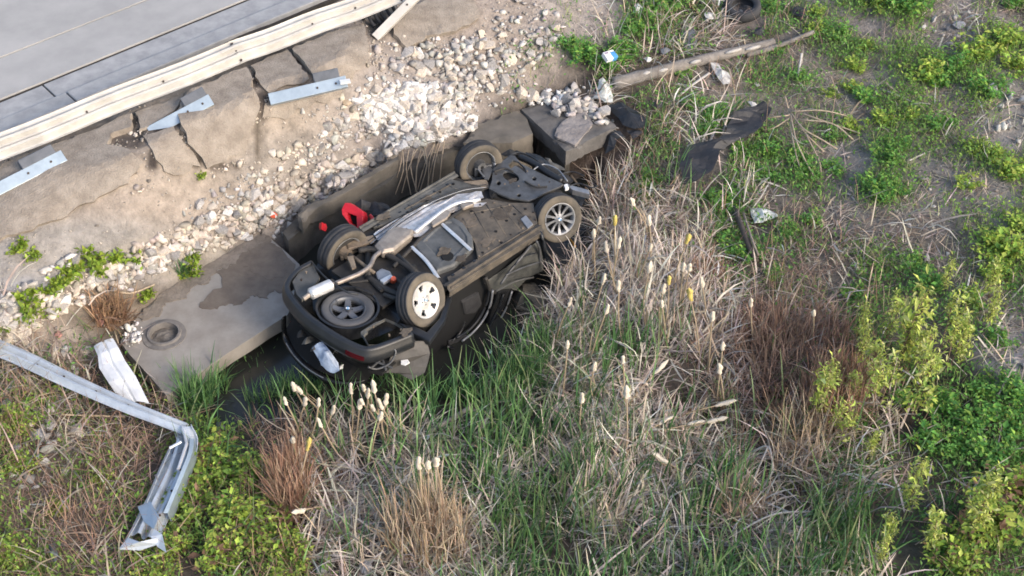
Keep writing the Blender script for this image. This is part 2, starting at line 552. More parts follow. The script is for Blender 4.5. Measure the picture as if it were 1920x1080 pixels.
def soil_colour(x, y, z):
    px, py = project(np.stack([x, y, z], -1))
    base = np.array([.085, .072, .06])
    C = np.ones(x.shape + (3,)) * base
    for a, b, rx, ry, c in PAINT:
        w = np.clip(1.35 - np.sqrt(((px - a) / rx) ** 2 + ((py - b) / ry) ** 2), 0, .6) / .6
        C = C * (1 - w[..., None]) + np.array(c) * w[..., None]
    return C


ext = np.cumsum(1.35 ** np.arange(1, 18)) * .3
ax = np.concatenate([gx[0] - ext[::-1], gx[::2], gx[-1] + ext])
ax = np.concatenate([gx[0] - ext[::-1], gx, gx[-1] + ext])
ay = np.concatenate([gy[0] - ext[::-1], gy, gy[-1] + ext])
XX, YY = np.meshgrid(ax, ay)
ZZ = rawh(XX, YY)
inner = (XX >= gx[0]) & (XX <= gx[-1]) & (YY >= gy[0]) & (YY <= gy[-1])
ZZ[inner] = HG.ravel()
V = np.stack([XX.ravel(), YY.ravel(), ZZ.ravel()], 1)
ny, nx = XX.shape
idx = np.arange(ny * nx).reshape(ny, nx)
F4 = np.stack([idx[:-1, :-1], idx[:-1, 1:], idx[1:, 1:], idx[1:, :-1]], -1).reshape(-1, 4)
ground_o = np_mesh('ground', V, None, M['ground'], soil_colour(V[:, 0], V[:, 1], V[:, 2]), F4=F4, smooth=True)
tag(ground_o, kind='structure')

# ---- water lying in the ditch and in the marsh hollows
wm = MB()
wq = [onz(a, b, -.8) for a, b in ((250, 1150), (330, 640), (620, 380), (1000, 240), (1250, 240), (1500, 500), (1640, 1150))]
wm.add(wq, [tuple(range(len(wq)))])
tag(wm.build('water', M['water']), kind='structure')


def zprism(pts, z, t, mb=None):
    mb = mb or MB()
    mb.prism([tuple(onz(a, b, z)) for a, b in pts], (0, 0, -t))
    return mb


# ---- road: concrete lanes, gutter strip and kerb
ZR = 1.2
rd = Vector(onz(600, -128, ZR)) - Vector(onz(0, 108, ZR))
rd.z = 0
rd.normalize()
rn = Vector((-rd.y, rd.x, 0))              # away from the ditch
r0 = Vector(onz(0, 108, ZR))               # lane joint
r1 = Vector(onz(20, 181, ZR))              # gutter joint
r2 = Vector(onz(0, 228, ZR))               # gutter / kerb
r3 = Vector(onz(0, 256, ZR))               # kerb outer edge
n1, n2, n3 = [(p - r0).dot(rn) for p in (r1, r2, r3)]


def strip(mb, a0, a1, b0, b1, z, t):
    P = [r0 + rd * a + rn * b for a, b in ((a0, b0), (a1, b0), (a1, b1), (a0, b1))]
    P = [Vector((p.x, p.y, z)) for p in P]
    return mb.prism(P, (0, 0, -t))


base = MB()
strip(base, -60, 90, n2 - .4, 30, ZR - .03, .3)
road = base.build('road', M['dark_soil'])
tag(road, kind='structure')
for a0, a1 in ((-60, -13.02), (-13, 24), (24.02, 90)):
    strip(MB(), a0, a1, n1 + .05, -.02, ZR, .1).build('road_slab', M['road'], road, bevel=.008)
    strip(MB(), a0, a1, .02, 9, ZR, .1).build('road_slab', M['road'], road, bevel=.008)
kerb = strip(MB(), -60, 90, n3 + .02, n1, ZR - .06, .2).build('kerb', M['dark_soil'])
tag(kerb, kind='structure')
ja = [(Vector(onz(a, b, ZR)) - r0).dot(rd) for a, b in ((97, 175), (625, -8))]
step = ja[1] - ja[0]
random.seed(4)
for i in range(-3, 5):
    s0, s1 = ja[0] + i * step + .012, ja[0] + (i + 1) * step - .012
    strip(MB(), s0, s1, n2 + .012, n1 - .04, ZR + .004 + random.uniform(-.004, .004), .15).build('gutter_stone', M['kerb'], kerb, bevel=.012)
    strip(MB(), s0 + .16, s1 + .16, n3, n2 - .012, ZR + .05 + random.uniform(-.006, .006), .2).build('kerb_stone', M['kerb'], kerb, bevel=.02)

# ---- broken pavement of the shoulder, each plate by itself
SH = [[(-60, 335), (160, 250), (246, 213), (247, 240), (205, 254), (203, 272), (240, 282), (270, 310), (240, 345), (150, 390), (60, 430), (-60, 470)],
      [(256, 210), (342, 176), (328, 206), (300, 224), (264, 244)],
      [(350, 172), (462, 126), (474, 146), (470, 160), (486, 186), (482, 226), (458, 282), (388, 312), (356, 268), (338, 236), (332, 210)],
      [(268, 254), (322, 238), (346, 268), (376, 310), (330, 332), (310, 326), (288, 288)],
      [(470, 122), (538, 95), (580, 150), (540, 165), (510, 176), (496, 170), (480, 144)],
      [(546, 92), (684, 44), (688, 78), (692, 108), (660, 150), (600, 170), (590, 150)],
      [(500, 196), (600, 176), (655, 160), (640, 190), (560, 210), (495, 222)],
      [(742, 24), (880, -30), (900, 36), (858, 58), (800, 70), (762, 88), (736, 62)]]
def hzf(p):
    return float(hz(p[0], p[1]))


# each plate follows the lie of the shoulder and stands a hand's breadth proud of it
shoulder = empty('shoulder', tuple(ground(350, 240)))
tag(shoulder, kind='structure')
for k, P in enumerate(SH):
    lift = (.08, .05, .12, .05, .07, .11, .05, .10)[k]
    Q = [ground(a, b, lift) for a, b in P]
    bm = bmesh.new()
    E = []
    for i in range(len(Q)):
        a, b_ = Q[i], Q[(i + 1) % len(Q)]
        n = max(1, int((b_ - a).length / .10))
        for j in range(n):
            p = a.lerp(b_, j / n)
            E.append(bm.verts.new((p.x + random.uniform(-.025, .025), p.y + random.uniform(-.025, .025), 0)))
    bm.faces.new(E)
    bmesh.ops.triangulate(bm, faces=bm.faces[:])
    for _ in range(3):
        bmesh.ops.subdivide_edges(bm, edges=[e for e in bm.edges if e.calc_length() > .16], cuts=1)
        bmesh.ops.triangulate(bm, faces=bm.faces[:])
    cx, cy = np.mean([v.co.x for v in bm.verts]), np.mean([v.co.y for v in bm.verts])
    tx, ty = random.uniform(-.02, .02), random.uniform(-.02, .02)
    for v in bm.verts:
        v.co.z = hzf(v.co) + lift + (v.co.x - cx) * tx + (v.co.y - cy) * ty + .008 * noise3(v.co, 5)
    bmesh.ops.recalc_face_normals(bm, faces=bm.faces)
    if sum(f.normal.z for f in bm.faces) < 0:
        bmesh.ops.reverse_faces(bm, faces=bm.faces)
    me = bpy.data.meshes.new('pavement_plate')
    bm.to_mesh(me)
    bm.free()
    me.materials.append(M['tan'])
    o = link('pavement_plate', me, shoulder)
    o.matrix_parent_inverse = Matrix.Translation(-shoulder.location)
    q = o.modifiers.new('solid', 'SOLIDIFY')
    q.thickness = .14
    q.offset = -1

# ---- retaining wall of the ditch behind the car
wall_o = empty('retaining_wall', onz(720, 345, -1))
tag(wall_o, 'low dark concrete ditch wall below the pale stones behind the overturned car', 'wall')


def wpart(name, pts, z, h, m, bevel=.02):
    o = roughen(zprism(pts, z, h).build(name, m, None), .14, .022, 6)
    o.parent = wall_o
    o.matrix_parent_inverse = Matrix.Translation(-wall_o.location)
    return o


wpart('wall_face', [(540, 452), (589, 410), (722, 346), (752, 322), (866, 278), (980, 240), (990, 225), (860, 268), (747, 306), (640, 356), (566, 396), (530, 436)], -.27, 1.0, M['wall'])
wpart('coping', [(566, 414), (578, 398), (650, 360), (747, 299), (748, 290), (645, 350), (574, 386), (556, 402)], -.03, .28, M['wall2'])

# ---- concrete slab with manhole ring, left of the car
slab_o = empty('concrete_slab', onz(400, 620, -.4))
tag(slab_o, 'flat concrete culvert slab with round manhole ring, left of the overturned car', 'concrete slab')


def spart(o, par=None):
    o.parent = par or slab_o
    if par is None:
        o.matrix_parent_inverse = Matrix.Translation(-slab_o.location)
    return o


SL = [(312, 742), (280, 705), (244, 666), (224, 640), (262, 588), (340, 520), (492, 434), (528, 464), (562, 496), (552, 560), (540, 590), (430, 660)]
man_c = Vector(onz(308, 628, -.4))
hole = [man_c + Vector((math.cos(a) * .21, math.sin(a) * .21, 0)) for a in np.linspace(0, 2 * math.pi, 32, endpoint=False)]
mb = MB()
mb.prism([[Vector(onz(a, b, -.4)) for a, b in SL], hole], (0, 0, -.24))
spart(roughen(mb.build('slab_top', M['slab'], None), .2, .006, 5))
spart(zprism([(316, 730), (250, 665), (262, 600), (340, 530), (490, 446), (545, 500), (535, 575), (430, 645)], -.64, .6).build('slab_wall', M['wall2'], None))
mb = MB()
rows = []
for a in np.linspace(0, 2 * math.pi, 41):
    rows.append([man_c + Vector((math.cos(a) * r, math.sin(a) * r, z)) for r, z in ((.315, -.01), (.31, .015), (.25, .022), (.235, .05), (.205, .05), (.20, -.10))])
spart(mb.sweep(rows).build('manhole_ring', mat('manhole_concrete', (.22, .20, .18), .85, col2=(.14, .13, .12), scale=8, bump=.4), None, smooth=False))
mb = MB()
mb.sweep([[man_c + Vector((math.cos(a) * r, math.sin(a) * r, z)) for r, z in ((.24, -.06), (.17, -.045), (.12, -.03), (.001, -.02))] for a in np.linspace(0, 2 * math.pi, 25)])
spart(mb.build('manhole_cover', mat('manhole_fill', (.24, .21, .175), .9, col2=(.10, .085, .07), scale=9, bump=1.0, bscale=16, bdist=.03), None))
# mud washed over the back of the slab: thin overlapping skins with ragged outlines
MUDM = [mat('dried_mud', (.20, .165, .13), .9, col2=(.13, .105, .085), scale=4, bump=.5, bscale=30, detail=10), mat('washed_soil', (.27, .23, .19), .95, col2=(.18, .15, .12), scale=5, bump=.8, bscale=24, bdist=.02, detail=10)]
for k, (mud, m_, zt) in enumerate([([(440, 492), (478, 450), (496, 440), (526, 466), (556, 496), (552, 540), (530, 552), (516, 542), (496, 560), (470, 552), (446, 572), (420, 570), (396, 582), (372, 578), (392, 552), (420, 534), (404, 510)], 0, -.390),
                                    ([(258, 596), (300, 552), (346, 518), (420, 476), (490, 437), (500, 446), (470, 470), (452, 474), (440, 496), (404, 506), (392, 530), (360, 536), (344, 560), (312, 566), (296, 590), (270, 600)], 1, -.384),
                                    ([(470, 470), (492, 452), (520, 474), (540, 500), (536, 520), (500, 524), (476, 512), (456, 500)], 0, -.386)]):
    E = []
    Q = [Vector(onz(a, b, zt)) for a, b in mud]
    for i in range(len(Q)):
        a, b = Q[i], Q[(i + 1) % len(Q)]
        for j in range(6):
            p = a.lerp(b, j / 6)
            E.append(p + Vector((random.uniform(-.035, .035), random.uniform(-.035, .035), 0)))
    spart(MB().prism(E, (0, 0, -.012)).build('mud_film', MUDM[m_], None))

# ---- concrete culvert box, upper right of the car
cul = empty('culvert_box', onz(1065, 235, -.5))
tag(cul, 'broken concrete culvert box heaped with rubble, in front of the car nose', 'culvert')
CB = [(976, 204), (1061, 284), (1158, 236), (1068, 160)]


def cpart(o):
    o.parent = cul
    o.matrix_parent_inverse = Matrix.Translation(-cul.location)
    return o


cpart(roughen(zprism(CB, .02, .30).build('culvert_roof', mat('culvert_concrete', (.155, .145, .135), .85, col2=(.09, .085, .08), scale=3, bump=.6, bscale=26, bdist=.015), None), .12, .03, 5))
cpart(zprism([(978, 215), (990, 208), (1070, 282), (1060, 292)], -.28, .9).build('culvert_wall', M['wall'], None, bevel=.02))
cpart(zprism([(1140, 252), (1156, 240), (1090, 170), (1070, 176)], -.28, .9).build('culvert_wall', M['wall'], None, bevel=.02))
cpart(zprism([(1050, 262), (1062, 274), (1090, 190), (1020, 190)], -.28, .9).build('culvert_shade_block', M['deep_black'], None))  # solid black block standing in for the shade under the culvert roof
cpart(roughen(zprism([(1040, 255), (1078, 272), (1112, 232), (1098, 206), (1060, 222), (1045, 236)], .07, .06).build('top_plate', mat('rough_concrete', (.30, .27, .25), .9, col2=(.19, .17, .16), scale=5, bump=1, bscale=22, bdist=.02), None), .08, .02, 9))
# a slab of the wing wall between stones and culvert
wing = zprism([(868, 268), (884, 236), (972, 203), (986, 214), (1000, 250), (960, 268)], -.02, 1.0).build('wing_wall', M['wall2'], None)
roughen(wing, .14, .03, 4)
tag(wing, 'smooth brown concrete wing wall between white stones and the culvert box', 'wall')
wing['label'] = 'smooth brown concrete wing wall between the white stone heap and the culvert box'


# ================================================================== GUARDRAIL
def wprofile(w, d):
    """W-beam section: list of (across, out)"""
    return [(0, d * .25), (w * .06, 0), (w * .14, 0), (w * .27, d), (w * .36, d), (w * .46, d * .1), (w * .54, d * .1), (w * .64, d), (w * .73, d), (w * .86, 0), (w * .94, 0), (w, d * .25)]


def beam_rows(path, across, out, w, d, scale=None):
    rows = []
    for i, p in enumerate(path):
        a = Vector(across[i]).normalized()
        o = Vector(out[i]).normalized()
        k = 1 if scale is None else scale[i]
        rows.append([p + a * (u - w / 2) * k + o * q for u, q in wprofile(w, d)])
    return rows


viewdir = Vector(-FW)
rail = empty('guardrail', onz(350, 165, 1.2))
tag(rail, 'long pale steel guardrail running along the road edge', 'guardrail')


def rpart(name, mb, m, par=None, **k):
    o = mb.build(name, m, None, **k)
    if par is None:
        o.parent = rail
        o.matrix_parent_inverse = Matrix.Translation(-rail.location)
    else:
        o.parent = par
    return o


zc = 1.48
ends = [(-420, 452), (-90, 312), (452, 96), (748, -14)]
rp = [Vector(onz(a, b, zc)) for a, b in ends]
acr = Vector((0, math.sin(R(62)), math.cos(R(62))))
for s in range(3):
    a, b = rp[s], rp[s + 1]
    e = (b - a).normalized()
    side = (acr - e * acr.dot(e)).normalized()
    o_ = e.cross(side)
    if o_.dot(viewdir) < 0:
        o_ = -o_
    a2 = a - e * .12 + o_ * .004 * s
    b2 = b + e * .05 + o_ * .004 * s
    n = 14
    path = [a2.lerp(b2, i / n) + Vector((0, 0, .012 * math.sin(i * .9 + s))) for i in range(n + 1)]
    rows = beam_rows(path, [-side] * (n + 1), [o_] * (n + 1), .40, .075)
    bo = rpart('beam', MB().sweep(rows), M['galv'], solid=.006)
    bo_l = [(.03, .1), (.03, .45), (.03, .55), (.03, .9)] if s else []
    for t, uu in [(.012, .12), (.012, .44), (.012, .56), (.012, .88), (.45, .5), (.71, .5), (.97, .12), (.97, .88)]:
        p = a2.lerp(b2, t) + side * (.2 - .4 * uu) + o_ * (.012 if .4 < uu < .6 else .02)
        rpart('bolt', MB().tube([p, p + o_ * .022], .017, 6), M['bolt'], bo)


def rail_post(label, p0, p1, z0, z1, bl=None, m='galv_blue', w=.17, paper=False):
    a = Vector(onz(*p0, z0))
    b = Vector(onz(*p1, z1))
    e = (b - a).normalized()
    o = empty('guardrail_post', a)
    tag(o, label, 'guardrail post', 'steel posts along the guardrail')
    side = e.cross(viewdir).normalized()
    up = side.cross(e).normalized()
    if up.dot(viewdir) < 0:
        up = -up
    if side.y < 0:
        side = -side
    inv = Matrix.Translation(-a)

    def add(name, mb, mm, **k):
        q = mb.build(name, mm, None, **k)
        q.parent = o
        q.matrix_parent_inverse = inv
        return q
    sec = [(-w / 2, -.13), (-w / 2, 0), (w / 2, 0), (w / 2, -.13)]
    add('post', MB().sweep([[p + side * u + up * v for u, v in sec] for p in (a, a.lerp(b, .5), b)]), M[m], solid=.012, bevel=.006)
    for t in (.62, .86):
        p = a.lerp(b, t)
        add('bolt', MB().tube([p, p + up * .02], .018, 6), M['bolt'])
    if bl:
        t0, t1 = bl
        mid = a.lerp(b, (t0 + t1) / 2) + side * (w * .5 + .075) - up * .05
        rot = Matrix((e, side, up)).transposed()
        add('spacer_block', MB().box(mid, ((b - a).length * (t1 - t0), .15, .12), rot), M['block'], bevel=.012)
    return o


rail_post('fallen zinc post cut off by the left picture edge beside the guardrail', (-60, 383), (120, 291), 1.24, 1.34, (.60, .95))
rail_post('fallen zinc post over the cracked pavement hole between the other two posts', (280, 248), (396, 186), 1.18, 1.42, (.62, .98))
rail_post('fallen zinc post on cracked pavement with white card at its tip', (505, 186), (650, 152), 1.22, 1.34, (.60, .93))
rail_post('pale guardrail post sticking up at the gap past the end of the rail', (703, 70), (800, -28), 1.1, 1.65, None, 'galv', .13)
pc = Vector(onz(647, 153, 1.40))
cardm = MB().box(pc, (.16, .11, .02), Matrix.Rotation(.25, 3, 'Z'))
tag(cardm.build('card', M['white'], bevel=.006), 'small white card at the tip of the fallen post', 'card')
dm = MB()
for i in range(5):
    c0 = Vector(onz(690 + i * 11, 42 - i * 5, 1.12))
    dm.tube(smooth_path([c0 + Vector((-.10, .1, .0)), c0 + Vector((0, .04, .1)), c0 + Vector((.06, -.05, .05)), c0 + Vector((.12, -.12, .0))], 4), .03, 6)
dmo = dm.build('rubber_scrap', M['tarp'], smooth=True)
tag(dmo, 'coiled black rubber scrap under the pale leaning guardrail post', 'scrap')

# ---- torn guardrail at lower left
torn = empty('torn_guardrail', onz(350, 805, -.3))
tag(torn, 'bent torn-off guardrail length folded in two beside the slab corner', 'guardrail')


def tpart(name, mb, m, **k):
    o = mb.build(name, m, None, **k)
    o.parent = torn
    o.matrix_parent_inverse = Matrix.Translation(-torn.location)
    return o


def twist_beam(name, pts, w, d, rolls, m, n=6):
    """pts: (px, py, z); rolls: angle of the face about the run, 0 = facing the sky/camera"""
    P = smooth_path([onz(a, b, z) for a, b, z in pts], n)
    T = len(P)
    rr = np.interp(np.linspace(0, 1, T), np.linspace(0, 1, len(rolls)), rolls)
    rows_a, rows_o = [], []
    for i, p in enumerate(P):
        e = (P[min(i + 1, T - 1)] - P[max(i - 1, 0)]).normalized()
        s = e.cross(viewdir).normalized()
        u = s.cross(e).normalized()
        if u.dot(viewdir) < 0:
            u = -u
        q = Matrix.Rotation(R(rr[i]), 3, e)
        rows_a.append(q @ s)
        rows_o.append(q @ u)
    return MB().sweep(beam_rows(P, rows_a, rows_o, w, d))


tpart('beam', twist_beam('beam', [(-60, 630, .35), (40, 672, .25), (130, 715, .12), (230, 760, -.02), (300, 788, -.12), (346, 806, -.2)], .26, .07, [-40, -44, -50, -58, -64, -66], M['galv_pale']), M['galv_pale'], solid=.007)
tpart('beam', twist_beam('beam', [(348, 808, -.2), (350, 830, -.24), (338, 868, -.25), (316, 915, -.25), (292, 962, -.24), (268, 1012, -.24)], .36, .11, [40, 20, 8, 0, -4, -8], M['galv_pale']), M['galv_pale'], solid=.007)
for k, (a, b, z) in enumerate(((70, 684, .22), (120, 706, .16), (180, 734, .08), (240, 760, -.0), (300, 784, -.08), (330, 797, -.14), (338, 880, -.14), (322, 920, -.15), (300, 966, -.15))):
    p = onz(a, b, z)
    tpart('bolt_hole', MB().tube([p, p + np.array(viewdir) * .012], .016, 7), M['bolt'])
# raised outer flange and the dark box of the bent post under it
fl = MB()
P1 = smooth_path([onz(a, b, z) for a, b, z in ((356, 822, -.05), (352, 850, -.04), (330, 905, -.05), (306, 962, -.08))], 5)
fl.sweep([[p, p + Vector((.045, .02, -.03)), p + Vector((.06, .02, -.22))] for p in P1])
tpart('flange', fl, M['galv_blue'], solid=.008)
fl = MB()
P1 = smooth_path([onz(a, b, z) for a, b, z in ((322, 838, -.1), (300, 885, -.1), (268, 960, -.12), (228, 1030, -.16))], 5)
fl.sweep([[p, p + Vector((-.04, 0, -.03)), p + Vector((-.05, 0, -.2))] for p in P1])
tpart('flange', fl, M['galv_pale'], solid=.008)


def plate(pts, t=.008):
    return MB().prism([tuple(onz(a, b, z)) for a, b, z in pts], Vector((0, .3, -1)).normalized() * t)


tpart('end_plate', plate([(258, 950, -.10), (282, 940, -.06), (298, 968, -.05), (288, 992, -.06), (270, 978, -.1)]), M['galv_blue'])
tpart('end_plate', plate([(222, 1030, -.12), (240, 1008, -.08), (262, 1016, -.05), (296, 1008, -.04), (298, 1020, -.1), (262, 1032, -.15)]), M['galv_pale'])
tpart('end_plate', plate([(290, 992, -.02), (304, 1002, -.02), (312, 1036, -.12), (296, 1026, -.12), (282, 1006, -.04)]), M['galv_pale'])
tpart('brace', MB().tube([onz(318, 840, -.05), onz(340, 828, -.02)], .02, 6), M['galv_pale'])
tpart('brace', MB().tube([onz(342, 800, -.1), onz(350, 832, -.05), onz(334, 880, -.06)], .022, 6), M['silver'])

pan = empty('rail_end_panel', onz(225, 700, -.3))
tag(pan, 'white bent end panel of the guardrail leaning on the slab corner', 'metal panel')


def ppart(name, mb, m, **k):
    o = mb.build(name, m, None, **k)
    o.parent = pan
    o.matrix_parent_inverse = Matrix.Translation(-pan.location)
    return o


L0 = [onz(a, b, z) for a, b, z in ((176, 650, .0), (184, 668, .0), (186, 690, -.05), (204, 718, -.1), (226, 752, -.25))]
R0_ = [onz(a, b, z) for a, b, z in ((212, 635, .02), (222, 652, .02), (234, 676, -.05), (254, 705, -.1), (280, 757, -.25))]
rows = []
for a, b in zip(L0, R0_):
    a = Vector(a)
    b = Vector(b)
    rows.append([a + (b - a) * t + Vector((0, 0, h)) for t, h in ((0, 0), (.15, .02), (.42, .03), (.5, .0), (.58, .03), (.85, .02), (1, 0))])
ppart('panel', MB().sweep(rows), M['panel_white'], solid=.008)
ppart('torn_edge', plate([(180, 650, .03), (206, 635, .05), (210, 642, .04), (190, 660, .02)]), M['galv'])

# ================================================================== THE OVERTURNED CAR
# car frame: X to the nose, Y to the far flank, Z out of the underside (the car lies on its roof)
CR = np.array([[0.6714, -0.7379, 0.0693], [0.7381, 0.6741, 0.0269], [-0.0666, 0.0331, 0.9972]])
CT = np.array([-0.913, 15.693, CAM_H - 13.458])
car = empty('overturned_car')
car.matrix_world = Matrix([list(CR[i]) + [CT[i]] for i in range(3)] + [[0, 0, 0, 1]])
tag(car, 'wrecked black car lying on its roof in the ditch, wheels up', 'car')


def lc(px, py, val=0.0, axis=2):
    """car-frame point on the plane axis = val along a sight line"""
    o = CR.T @ (CAMP - CT)
    d = CR.T @ ray(px, py)
    t = (val - o[axis]) / d[axis]
    return Vector(o + d * t)


def dirl(x, y, z):
    """camera-frame direction (right, up, towards the camera) to car frame"""
    w = np.array([x, 0, 0]) + y * UP - z * FW
    return Vector(CR.T @ w).normalized()


def cp_(name, mb, m, par=None, **k):
    return mb.build(name, m, par or car, **k)


def flat(name, pts, z, t, m, holes=(), par=None, bevel=.006):
    mb = MB()
    mb.prism([[lc(a, b, z) for a, b in pts]] + [[lc(a, b, z) for a, b in h] for h in holes], (0, 0, -t))
    return cp_(name, mb, m, par, bevel=bevel)


def oval(cx, cy, rx, ry, rot=0, n=14):
    c, s = math.cos(rot), math.sin(rot)
    return [(cx + rx * math.cos(a) * c - ry * math.sin(a) * s, cy + rx * math.cos(a) * s + ry * math.sin(a) * c) for a in np.linspace(0, 2 * math.pi, n, endpoint=False)]


# ---- hull below the floor
mb = MB()
secs = [(-2.30, .80, -.26, .66), (-1.9, .88, -.26, .74), (-1.75, .88, -.12, .76), (-1.1, .90, -.10, .80), (0, .91, -.06, .82), (1.05, .91, -.06, .80), (1.25, .62, -.1, .7), (1.9, .60, -.15, .55)]
rows = []
for x, hw, zt, rw in secs:
    rows.append([(x, hw, zt), (x, hw + .03, -.45), (x, rw + .1, -.72), (x, rw - .08, -1.15), (x, -(rw - .16), -1.15), (x, -(rw - .10), -.72), (x, -(hw - .18), -.45), (x, -(hw - .10), zt)])
mb.sweep(rows, closed=True)
mb.f.append(tuple(range(8)))
mb.f.append(tuple(range(len(rows) * 8 - 8, len(rows) * 8)))
cp_('body', mb, M['black'])
# floor pan
cp_('floor_pan', MB().prism([(-1.86, -.52, -.03), (-1.0, -.52, -.03), (-.98, -.86, -.03), (1.02, -.86, -.03), (1.06, -.45, -.03), (1.9, -.4, -.03), (1.9, .4, -.03), (1.06, .45, -.03), (1.02, .88, -.03), (-.98, .88, -.03), (-1.0, .52, -.03), (-1.86, .52, -.03)], (0, 0, -.05)), M['chassis'])
# wheel housings (dark bowls) are the gaps left in the pan; side sills
for sy, nm in ((-1, 'sill'), (1, 'sill')):
    y0 = .80 * sy
    mb = MB()
    xs = np.linspace(-.98, 1.02, 12)
    prof = [(y0, .012), (y0 + .035 * sy, .03), (y0 + .075 * sy, .03), (y0 + .085 * sy, .055), (y0 + .095 * sy, .055), (y0 + .105 * sy, .01), (y0 + .15 * sy, -.02), (y0 + .15 * sy, -.11), (y0 + .08 * sy, -.14)]
    mb.sweep([[(x, y, z) for y, z in prof] for x in xs])
    s_ = cp_(nm, mb, M['under'] if sy < 0 else M['under_grey'], solid=.006)
    for x in (-.72, -.5, -.28, -.05, .2, .45, .72):
        cp_('clip', MB().box((x, y0 - .04 * sy, .022), (.05, .03, .02)), M['plastic'], s_)
# undertray panels
TRN = flat('undertray', [(848, 402), (872, 388), (912, 372), (958, 380), (1000, 380), (1008, 418), (960, 446), (896, 486), (888, 446), (862, 418)], .035, .05, M['under'])
flat('undertray', [(744, 392), (846, 336), (900, 348), (908, 354), (848, 364), (788, 386), (722, 420), (700, 426)], .03, .05, M['under_grey'])
flat('undertray', [(838, 520), (890, 488), (1004, 424), (1014, 436), (846, 540)], .022, .04, M['under'])
for a, b in ((905, 398), (950, 414), (930, 434), (965, 402), (985, 392), (884, 396), (940, 388), (800, 377), (850, 345), (765, 398), (825, 360), (975, 438), (940, 455), (905, 474), (870, 496)):
    p = lc(a, b, .036)
    cp_('plug', MB().tube([p + Vector((0, 0, -.02)), p + Vector((0, 0, .008))], .022, 8), M['deep_black'])
# stiffening beads on the tray
for (a, b), (c, d) in (((905, 480), (1000, 424)), ((880, 400), (955, 385)), ((760, 392), (845, 346))):
    cp_('bead', MB().tube([lc(a, b, .035), lc(c, d, .035)], .012, 6), M['under'])
# fuel tank with straps
mb = MB()
TK = [(772, 462), (826, 412), (848, 410), (868, 422), (886, 448), (888, 468), (852, 502), (818, 514)]
low = [lc(a, b, .0) for a, b in TK]
cen = sum(low, Vector()) / len(low)
rows = [[cen + (p - cen) * k + Vector((0, 0, z)) for p in low] for k, z in ((1, -.05), (1, .03), (.95, .06), (.72, .075), (.68, .055), (.35, .06), (.01, .06))]
mb.sweep(rows, closed=True)
cp_('fuel_tank', mb, M['tank'], bevel=.01)
for (a, b), (c, d), (e, f) in (((829, 420), (856, 444), (884, 470)), ((772, 463), (800, 490), (822, 522))):
    P = smooth_path([lc(a, b, .07), lc(c, d, .10), lc(e, f, .08)], 5)
    w = (P[-1] - P[0]).normalized().cross(Vector((0, 0, 1))) * .028
    cp_('tank_strap', MB().sweep([[p - w, p - w * .6 + Vector((0, 0, .014)), p + w * .6 + Vector((0, 0, .014)), p + w] for p in P]), M['silver'], solid=.006)
flat('bracket', oval(839, 480, 12, 9), .075, .03, M['deep_black'])
# brake and fuel lines, ribs, bolts
for k, off in enumerate((0, 5, 9)):
    cp_('fuel_line', MB().tube(smooth_path([lc(690 + off, 452 + off, .06), lc(730 + off, 424 + off * .4, .07), lc(790 + off, 384 + off * .5, .05), lc(860 + off * .6, 356 + off * .5, .05), lc(912, 346 + off, .05)], 5), .008, 5), M['rimgrey'] if k == 1 else M['plastic'], smooth=True)
for (a, b), (c_, d_) in (((868, 410), (898, 470)), ((888, 396), (924, 458)), ((912, 384), (950, 444)), ((938, 386), (976, 432)), ((962, 386), (998, 420)), ((766, 384), (780, 394)), ((790, 372), (806, 380)), ((814, 358), (832, 368)), ((838, 346), (858, 356))):
    cp_('rib', MB().tube([lc(a, b, .034), lc(c_, d_, .030)], .011, 6), M['under'] if a > 860 else M['under_grey'], smooth=True)
for a, b in ((900, 384), (926, 380), (955, 384), (1000, 398), (1004, 412), (980, 428), (958, 440), (936, 452), (916, 466), (898, 480), (780, 470), (800, 452), (812, 490), (850, 440), (868, 456), (846, 492), (930, 330), (946, 348), (972, 352), (1010, 350), (1030, 344), (988, 324), (700, 612), (730, 628), (752, 618), (565, 524), (574, 510)):
    p = lc(a, b, .045 if a < 900 else .04)
    cp_('bolt', MB().tube([p + Vector((0, 0, -.02)), p + Vector((0, 0, .04 if 920 < a < 1035 and b < 360 else .012))], .014, 6), M['rust'] if (a + b) % 3 else M['bolt'])
cp_('drive_shaft', MB().tube([lc(738, 500, .05), lc(790, 446, .06), lc(884, 382, .05)], .03, 9), M['chassis'], smooth=True)
# caked mud on the underside
UMUD = [mat('mud_crust', (.17, .14, .11), .95, col2=(.085, .073, .06), scale=9, bump=.8, bscale=40, spec=.15), mat('mud_crust_dark', (.11, .092, .074), .95, col2=(.06, .052, .045), scale=9, bump=.8, bscale=40, spec=.15)]
for k, (a, b, r_) in enumerate(((880, 418, .16), (940, 400, .2), (912, 452, .14), (982, 412, .12), (832, 470, .12), (800, 372, .1), (720, 405, .12), (865, 484, .1), (760, 622, .1), (960, 338, .08))):
    cc = lc(a, b, .042 if a > 790 and b < 480 and a != 832 else .08)
    if a == 960:
        cc = lc(a, b, .075)
    E = [cc + Vector((math.cos(t) * r_ * (1 + .35 * math.sin(3 * t + k)), math.sin(t) * r_ * .6 * (1 + .3 * math.sin(4 * t + 2 * k)), 0)) for t in np.linspace(0, 2 * math.pi, 15)[:-1]]
    cp_('mud_cake', MB().prism(E, (0, 0, -.012)), UMUD[k % 2], bevel=.005)
